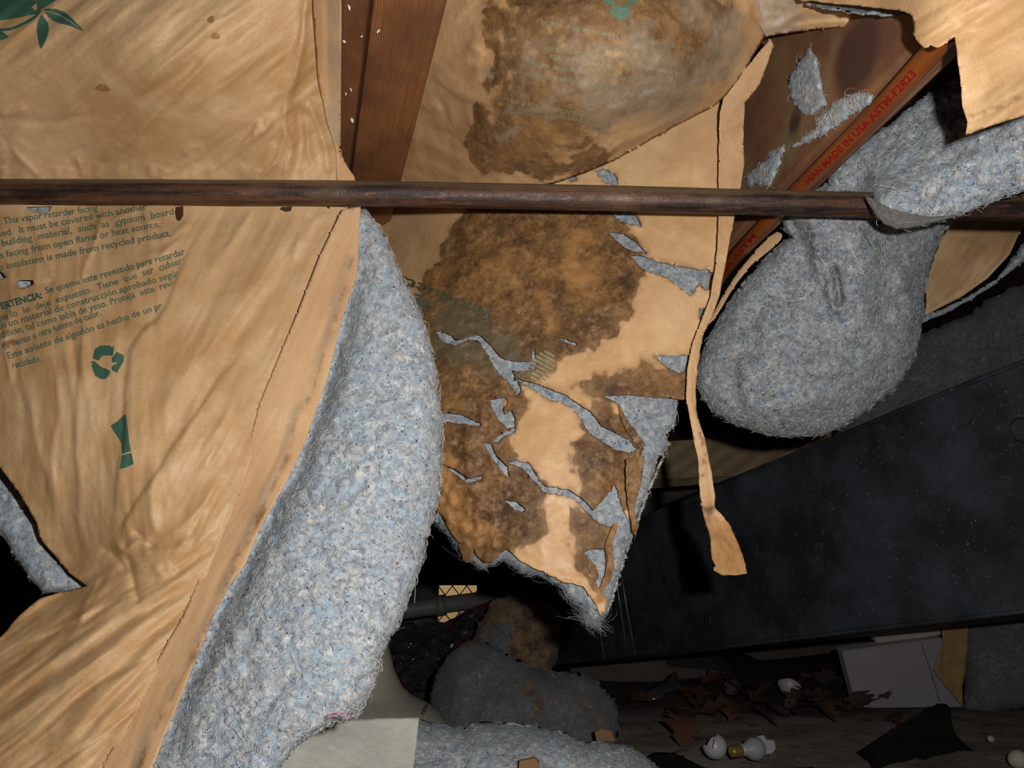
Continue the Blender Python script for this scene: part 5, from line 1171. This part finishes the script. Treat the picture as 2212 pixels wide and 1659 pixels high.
# lumps of fallen insulation
def lump(label, loop, ctrl, mat, seed, thick, edge, stain=None, loc=None, name='fallen_insulation', step=6, fib=300, lumpa=.010, fmat='fibre_blue'):
    c = np.mean(loop, 0); t = thing(name, label, 'insulation', tuple(P3(c[0], max(p[1] for p in loop), ctrl[0][2])))
    o = pillow('cotton_filling', [rough(smooth(loop, True, 1), 4, 7, seed)], Field(ctrl), M[mat], t, step, thick, edge, bulge=.5, lump=lumpa, lscale=34, seed=seed, attrs={'stain': stain or zero})
    if fib: fibres(o.name, fib, M[fmat], t, .008, .0002, seed=seed)
    return t, o
lump('brown stained heap of old cotton below the ragged batt, behind the grey lump', [(1005, 1400), (1040, 1340), (1060, 1295), (1100, 1282), (1150, 1290), (1205, 1310), (1214, 1360), (1208, 1400), (1195, 1445), (1170, 1490), (1060, 1470)], [(1100, 1290, 1.58), (1100, 1400, 1.54), (1200, 1400, 1.56), (1020, 1400, 1.57), (1100, 1490, 1.53)], 'cotton_dusty', 71, .09, 50, lambda X, Y: .75 + .35 * near([(1150, 1350), (1190, 1420)], 60)(X, Y) - .5 * near([(1060, 1420), (1090, 1360)], 30)(X, Y))
lump('rounded dark grey cotton lump on the ground in the gloom, left of the debris', [(922, 1560), (930, 1480), (955, 1425), (990, 1392), (1040, 1384), (1100, 1410), (1140, 1440), (1200, 1450), (1262, 1452), (1310, 1485), (1340, 1540), (1330, 1620), (1250, 1700), (940, 1700)],
     [(940, 1500, 1.26), (1000, 1400, 1.30), (1100, 1500, 1.20), (1250, 1470, 1.28), (1330, 1560, 1.22), (1000, 1680, 1.08), (1250, 1680, 1.08)], 'cotton_dusty', 72, .16, 70, lambda X, Y: .75 * near([(1130, 1480), (1165, 1500), (1160, 1540)], 24)(X, Y) + .6 * near([(1240, 1490), (1290, 1560)], 22)(X, Y), fib=500)
fr_t, fr_o = lump('light grey cotton roll in the foreground at the bottom, curving behind the pale paper corner', [(860, 1556), (905, 1556), (950, 1560), (1000, 1572), (1050, 1558), (1120, 1562), (1200, 1575), (1262, 1606), (1295, 1600), (1345, 1608), (1392, 1628), (1430, 1665), (1470, 1790), (800, 1790)],
     [(880, 1560, .83), (1100, 1570, .84), (1300, 1605, .84), (1430, 1660, .84), (900, 1780, .73), (1200, 1780, .73), (1450, 1780, .75), (1100, 1660, .775)], 'cotton', 73, .10, 60, fib=1400, lumpa=.005, name='cotton_batt', step=5, fmat='fibre')
# pale paper corner on top of it
PSF = Field([(560, 1760, .70), (640, 1600, .76), (760, 1553, .80), (905, 1550, .805), (893, 1659, .765), (880, 1760, .715)], [([(620, 1620), (700, 1600), (800, 1605)], 'b', 3, 40)])
pm = mat_simple('pale_backing_paper', (.74, .73, .64), .7, bump=.0012, bscale=130, var=(.62, .61, .53), vscale=30)
po = sheet('paper_sheet', [[(560, 1790), (560, 1690), (600, 1640), (650, 1590), (700, 1568), (760, 1554), (830, 1551), (902, 1550), (905, 1554), (899, 1610), (893, 1659), (886, 1790)]], PSF, pm, None, 5, .0012)
recenter(po); tag(po, 'pale grey paper sheet with a square corner at the bottom beneath the blue cotton', 'paper')
kb = mat_simple('kraft_scrap', (.30, .17, .08), .8)
o = prism('paper_scrap', [(1122, 1645), (1155, 1638), (1166, 1650), (1168, 1690), (1118, 1690)], .755, .004, kb); recenter(o); tag(o, 'small brown paper scrap on the foreground cotton at the bottom edge', 'scrap')
o = prism('paper_scrap', [(1285, 1582), (1300, 1574), (1322, 1580), (1328, 1600), (1300, 1603), (1288, 1600)], 1.06, .004, kb); recenter(o); tag(o, 'small brown paper scrap behind the crest of the foreground cotton', 'scrap')
# white blocks
wb = mat_simple('white_block', (.36, .33, .36), .85, bump=.0008, bscale=300)
bt = thing('foam_block', 'square white block with a thin joint line standing on the ground under the duct', 'block', tuple(P3(1950, 1527, 1.58)))
prism('block_body', [(1819, 1407), (2036, 1378), (2081, 1528), (1851, 1530)], 1.56, .03, wb, bt, bev=.002)
Vt, Ft = tube_mesh([P3(1989, 1386, 1.5585), P3(2011, 1452, 1.5585), P3(2030, 1517, 1.5585)], .0007, 5); mkobj('joint_line', Vt, Ft, mat_simple('dark_joint', (.05, .05, .05), .9), bt)  # thin dark tube draws the joint on the block face
bt = thing('foam_slab', 'thin white slab lying on top of the white block', 'block', tuple(P3(1960, 1380, 1.6)))
prism('slab_body', [(1887, 1371), (2031, 1354), (2034, 1372), (1894, 1390)], 1.575, .03, mat_simple('white_slab', (.44, .41, .37), .85), bt, bev=.002)
rt = thing('insulation_batt', 'dark grey cotton batt with a yellowed paper edge behind the white block', 'insulation', tuple(P3(2140, 1540, 1.55)))
pillow('cotton_filling', [rough([(2080, 1320), (2212, 1300), (2340, 1290), (2340, 1525), (2212, 1528), (2140, 1546), (2082, 1537), (2083, 1430)], 2, 7, 77)], Field([(2085, 1350, 1.60), (2200, 1420, 1.52), (2330, 1350, 1.5), (2330, 1500, 1.45), (2090, 1530, 1.54)]), M['cotton_dusty'], rt, 7, .12, 30, bulge=.3, lump=.005, attrs={'stain': zero})
sheet('facing', [[(2033, 1355), (2060, 1345), (2092, 1345), (2090, 1400), (2086, 1450), (2079, 1486), (2081, 1530), (2050, 1490), (2024, 1458), (2017, 1444), (2028, 1415), (2038, 1394)]], Field([(2033, 1355, 1.55), (2090, 1400, 1.54), (2017, 1444, 1.54), (2081, 1530, 1.535)], [([(2040, 1380), (2028, 1440), (2070, 1510)], 's', 6, 16)], crumple(50, 3, 78)), mat_simple('yellowed_paper', (.42, .28, .10), .7, var=(.30, .20, .09), vscale=20), rt, 5, .001)
# black plastic sheeting
bp = mat_simple('black_polythene', (.022, .023, .022), .42, spec=.5, bump=.004, bscale=40, spots=(.09, .10, .10), sscale=170)
BPF = Field([(1500, 1830, .95), (1800, 1659, 1.16), (1900, 1600, 1.22), (2040, 1519, 1.32), (2070, 1595, 1.20), (2161, 1655, 1.12), (2200, 1800, .95), (1950, 1750, 1.02), (1900, 1660, 1.10)],
      [([(2040, 1530), (1950, 1590), (1850, 1680), (1780, 1740)], 'b', 14, 22), ([(1960, 1600), (1900, 1680), (1860, 1760)], 'b', -8, 14), ([(2050, 1570), (2000, 1640), (1980, 1740)], 'b', 10, 18), ([(2080, 1620), (2060, 1700)], 'b', -7, 14)], crumple(70, 6, 85))
o = sheet('plastic_sheet', [smooth([(1500, 1830), (1640, 1790), (1760, 1690), (1807, 1655), (1900, 1592), (2001, 1530), (2018, 1524), (2035, 1518), (2050, 1524), (2056, 1545), (2056, 1570), (2075, 1600), (2110, 1627), (2161, 1656), (2240, 1720), (2300, 1830)], True, 1)], BPF, bp, None, 6, .0015)
recenter(o); tag(o, 'peaked fold of black plastic sheeting in the bottom right corner', 'plastic sheet')
o = sheet('plastic_sheet', [smooth([(1390, 1700), (1400, 1627), (1430, 1624), (1460, 1627), (1500, 1648), (1540, 1665), (1620, 1662), (1800, 1655), (1850, 1700), (1700, 1780), (1420, 1760)], True, 1)], Field([(1400, 1627, 1.09), (1460, 1627, 1.10), (1500, 1660, 1.03), (1800, 1660, 1.02), (1600, 1760, .90)], [([(1430, 1640), (1480, 1660), (1560, 1700)], 'b', 6, 12)], crumple(50, 3, 87)), bp, None, 6, .0015)
recenter(o); tag(o, 'low flat edge of black plastic sheeting beside the foreground cotton', 'plastic sheet')
# broken white shells and a bulb
wh = mat_simple('milky_glass', (.46, .44, .47), .35, spec=.5)
def shell(px, py, D, rpx, label, name, ax_, cut, jag=.25, seed=0, cat='broken glass'):
    r = rpx / F * D; c = P3(px, py, D); rg = random.Random(seed)
    ax_ = Vector(ax_).normalized(); qd = Vector((0, 0, 1)).rotation_difference(ax_); V = []; n1, n2 = 26, 40
    js = [rg.uniform(-jag, jag) for _ in range(n2 // 4 + 1)]
    for s_ in (1.0, .93):
        for j in range(n1 + 1):
            for i in range(n2):
                q_ = i / 4; a0 = js[int(q_) % len(js)]; a1 = js[(int(q_) + 1) % len(js)]; jz = a0 + (a1 - a0) * (q_ - int(q_))
                th = math.pi - (math.pi - (cut + jz)) * j / n1; ph = 2 * math.pi * i / n2
                V.append(c + qd @ Vector((math.sin(th) * math.cos(ph), math.sin(th) * math.sin(ph), math.cos(th))) * r * s_)
    m_ = (n1 + 1) * n2; Fc = []
    for j in range(n1):
        for i in range(n2):
            a, b = j * n2 + i, j * n2 + (i + 1) % n2; Fc.append((a, b, b + n2, a + n2)); Fc.append((a + m_, a + n2 + m_, b + n2 + m_, b + m_))
    for i in range(n2): a, b = n1 * n2 + i, n1 * n2 + (i + 1) % n2; Fc.append((a, b, b + m_, a + m_))
    t = thing(name, label, cat, (c.x, c.y, c.z - r)); mkobj('shell', V, Fc, wh, t); return t
d1 = floorD(1640); shell(1544, 1612, 1.10, 26, 'rounded white broken shell with a notch, lying on the dirt', 'broken_globe', (-.65, .1, .75), 1.15, .38, 3)
shell(1707, 1478, 1.62, 25, 'white broken cup shaped shell lying farther back among dead leaves', 'broken_globe', (.1, -.62, .78), 1.6, .35, 5)
o = prism('glass_shard', [(1623, 1598), (1638, 1590), (1650, 1588), (1656, 1598), (1672, 1600), (1676, 1617), (1668, 1626), (1630, 1632), (1624, 1616)], lambda x, y: 1.085 + (1632 - y) * .0006, .003, wh); recenter(o); tag(o, 'flat white jagged shard beside the small bulb', 'broken glass')
bt = thing('light_bulb', 'small dull light bulb with a ribbed brass base lying on the dirt', 'bulb', tuple(P3(1605, 1640, 1.08)))
bm_ = mat_simple('frosted_bulb', (.34, .33, .34), .4)
pts = []; rs = []
for s_, r in ((0, .0075), (.006, .008), (.010, .0105), (.016, .0145), (.022, .0155), (.028, .0140), (.033, .009), (.0345, .002)): pts.append(P3(1600, 1622, 1.085) + Vector((s_, .012 * s_ / .03, .001))); rs.append(r)
Vt, Ft = tube_mesh(pts, rs, 24); mkobj('glass', Vt, Ft, bm_, bt)
pts = []; rs = []
for i in range(14): pts.append(P3(1600, 1622, 1.085) + Vector((-.016 + i * .0013, -.006 + i * .0005, 0))); rs.append((.0072 if i % 2 else .0080) if i > 1 else .004 + .002 * i)
Vt, Ft = tube_mesh(pts, rs, 20); mkobj('screw_base', Vt, Ft, mat_simple('brass', (.45, .33, .13), .35, .6), bt)
# bent metal strap
mb = mat_simple('shiny_strap_metal', (.42, .44, .50), .22, .85)
o = sheet('metal_strap', [[(1342, 1518), (1352, 1506), (1380, 1498), (1410, 1484), (1440, 1466), (1454, 1452), (1460, 1450), (1472, 1482), (1462, 1488), (1440, 1494), (1428, 1507), (1400, 1512)]], Field([(1345, 1516, 1.62), (1400, 1490, 1.60), (1460, 1460, 1.66), (1440, 1500, 1.58)], [([(1390, 1500), (1440, 1480)], 'b', 5, 8), ([(1405, 1490), (1425, 1506)], 'b', 6, 7)]), mb, None, 4, .002)
recenter(o); tag(o, 'bent shiny metal strap on the dark ground beyond the grey lump', 'metal strap')
# block pier behind
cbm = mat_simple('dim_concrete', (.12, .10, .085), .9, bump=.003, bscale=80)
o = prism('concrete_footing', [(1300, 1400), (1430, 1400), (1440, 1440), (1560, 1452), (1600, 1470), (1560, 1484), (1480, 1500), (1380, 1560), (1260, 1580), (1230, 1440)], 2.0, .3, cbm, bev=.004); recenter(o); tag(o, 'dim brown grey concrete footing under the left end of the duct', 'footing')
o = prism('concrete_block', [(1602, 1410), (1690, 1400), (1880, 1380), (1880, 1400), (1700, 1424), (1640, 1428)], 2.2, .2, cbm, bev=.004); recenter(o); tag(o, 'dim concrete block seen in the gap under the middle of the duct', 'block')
# vertical dark post between far things
# dead leaves: every one its own thing
lm = [mat_simple('dead_leaf_%s' % n, c1, .75, var=c2, vscale=60) for n, c1, c2 in (('brown', (.085, .042, .024), (.05, .028, .018)), ('russet', (.12, .055, .026), (.07, .03, .015)), ('grey', (.10, .075, .058), (.055, .042, .034)))]
def leaf_mesh(seed):
    rg = random.Random(seed); N_ = 9; V = []; Fc = []
    for i in range(N_ + 1):
        t = i / N_; w_ = (.32 + .16 * math.sin(t * 19 + seed)) * math.sin(math.pi * min(1, t * .97 + .03)) ** .7
        x = t - .5; zc = .12 * math.sin(t * 3 + seed) + .10 * t
        for s_ in (-1, -.5, 0, .5, 1): V.append((x, w_ * s_, zc + .22 * abs(s_) * w_ + .02 * rg.uniform(-1, 1)))
    for i in range(N_):
        for j in range(4): a = i * 5 + j; Fc.append((a, a + 1, a + 6, a + 5))
    return V, Fc
leaf_data = []
for s_ in range(3):
    V, Fc = leaf_mesh(s_ * 5 + 1); me = bpy.data.meshes.new('dead_leaf'); me.from_pydata(V, [], Fc); me.update(); me.materials.append(lm[s_])
    me.polygons.foreach_set('use_smooth', [True] * len(me.polygons)); leaf_data.append(me)
rg = random.Random(4)
spots = [(1500 + rg.uniform(-140, 330), rg.uniform(1470, 1560)) for _ in range(46)] + [(rg.uniform(1440, 2180), rg.uniform(1555, 1650)) for _ in range(16)] + [(1860, 1530), (1890, 1528), (1915, 1524), (1760, 1520), (1745, 1512)]
for i, (x, y) in enumerate(spots):
    y = max(y, 1478)
    if 1325 < x < 1490 and y < 1530 or x > 1600 and y > 1585 or 1510 < x < 1690 and y > 1575: continue
    D = floorD(y); p = P3(x, y, D)
    o = bpy.data.objects.new('dead_leaf', leaf_data[i % 3]); COL.objects.link(o)
    o.location = (p.x, p.y, .008 + .006 * rg.random()); o.scale = (rg.uniform(.035, .075),) * 3; o.rotation_euler = (rg.uniform(-.5, .5), rg.uniform(-.5, .5), rg.uniform(0, 6.28))
    tag(o, 'curled dead brown leaf on the dark ground', 'leaf', 'dead leaves littering the ground')
# pebbles of rubble
pmt = mat_simple('pale_pebble', (.45, .40, .33), .9)
for i, (x, y, r, lb_) in enumerate(((2200, 1640, 20, 'round pale pebble at the lower right corner'), (2140, 1596, 8, 'tiny pale pebble on the dirt beside the black plastic peak'))):
    D = floorD(y + r); c0 = P3(x, y, D); bm = bmesh.new(); bmesh.ops.create_icosphere(bm, subdivisions=3, radius=r / F * D)
    for v in bm.verts: v.co *= 1 + .12 * float(noise(np.array([v.co.x * 60 + i]), np.array([v.co.y * 60 + v.co.z * 40]), 3)[0])
    me = bpy.data.meshes.new('pebble'); bm.to_mesh(me); bm.free(); me.materials.append(pmt); me.polygons.foreach_set('use_smooth', [True] * len(me.polygons))
    o = bpy.data.objects.new('pebble', me); COL.objects.link(o); o.location = c0; tag(o, lb_, 'stone')
# pink threads at the foot of the blue cotton
def thread(pts, D, r, mat, parent, nm):
    Vt, Ft = tube_mesh([P3(x, y, D) for x, y in smooth(pts, False, 2)], r, 6); return mkobj(nm, Vt, Ft, mat, parent)
thread([(708, 1548), (722, 1538), (738, 1536), (750, 1546)], .500, .00035, M['fibre_pink'], lb, 'pink_thread')
thread([(710, 1551), (726, 1543), (742, 1546), (754, 1552)], .501, .0003, M['fibre_pink'], lb, 'pink_thread')
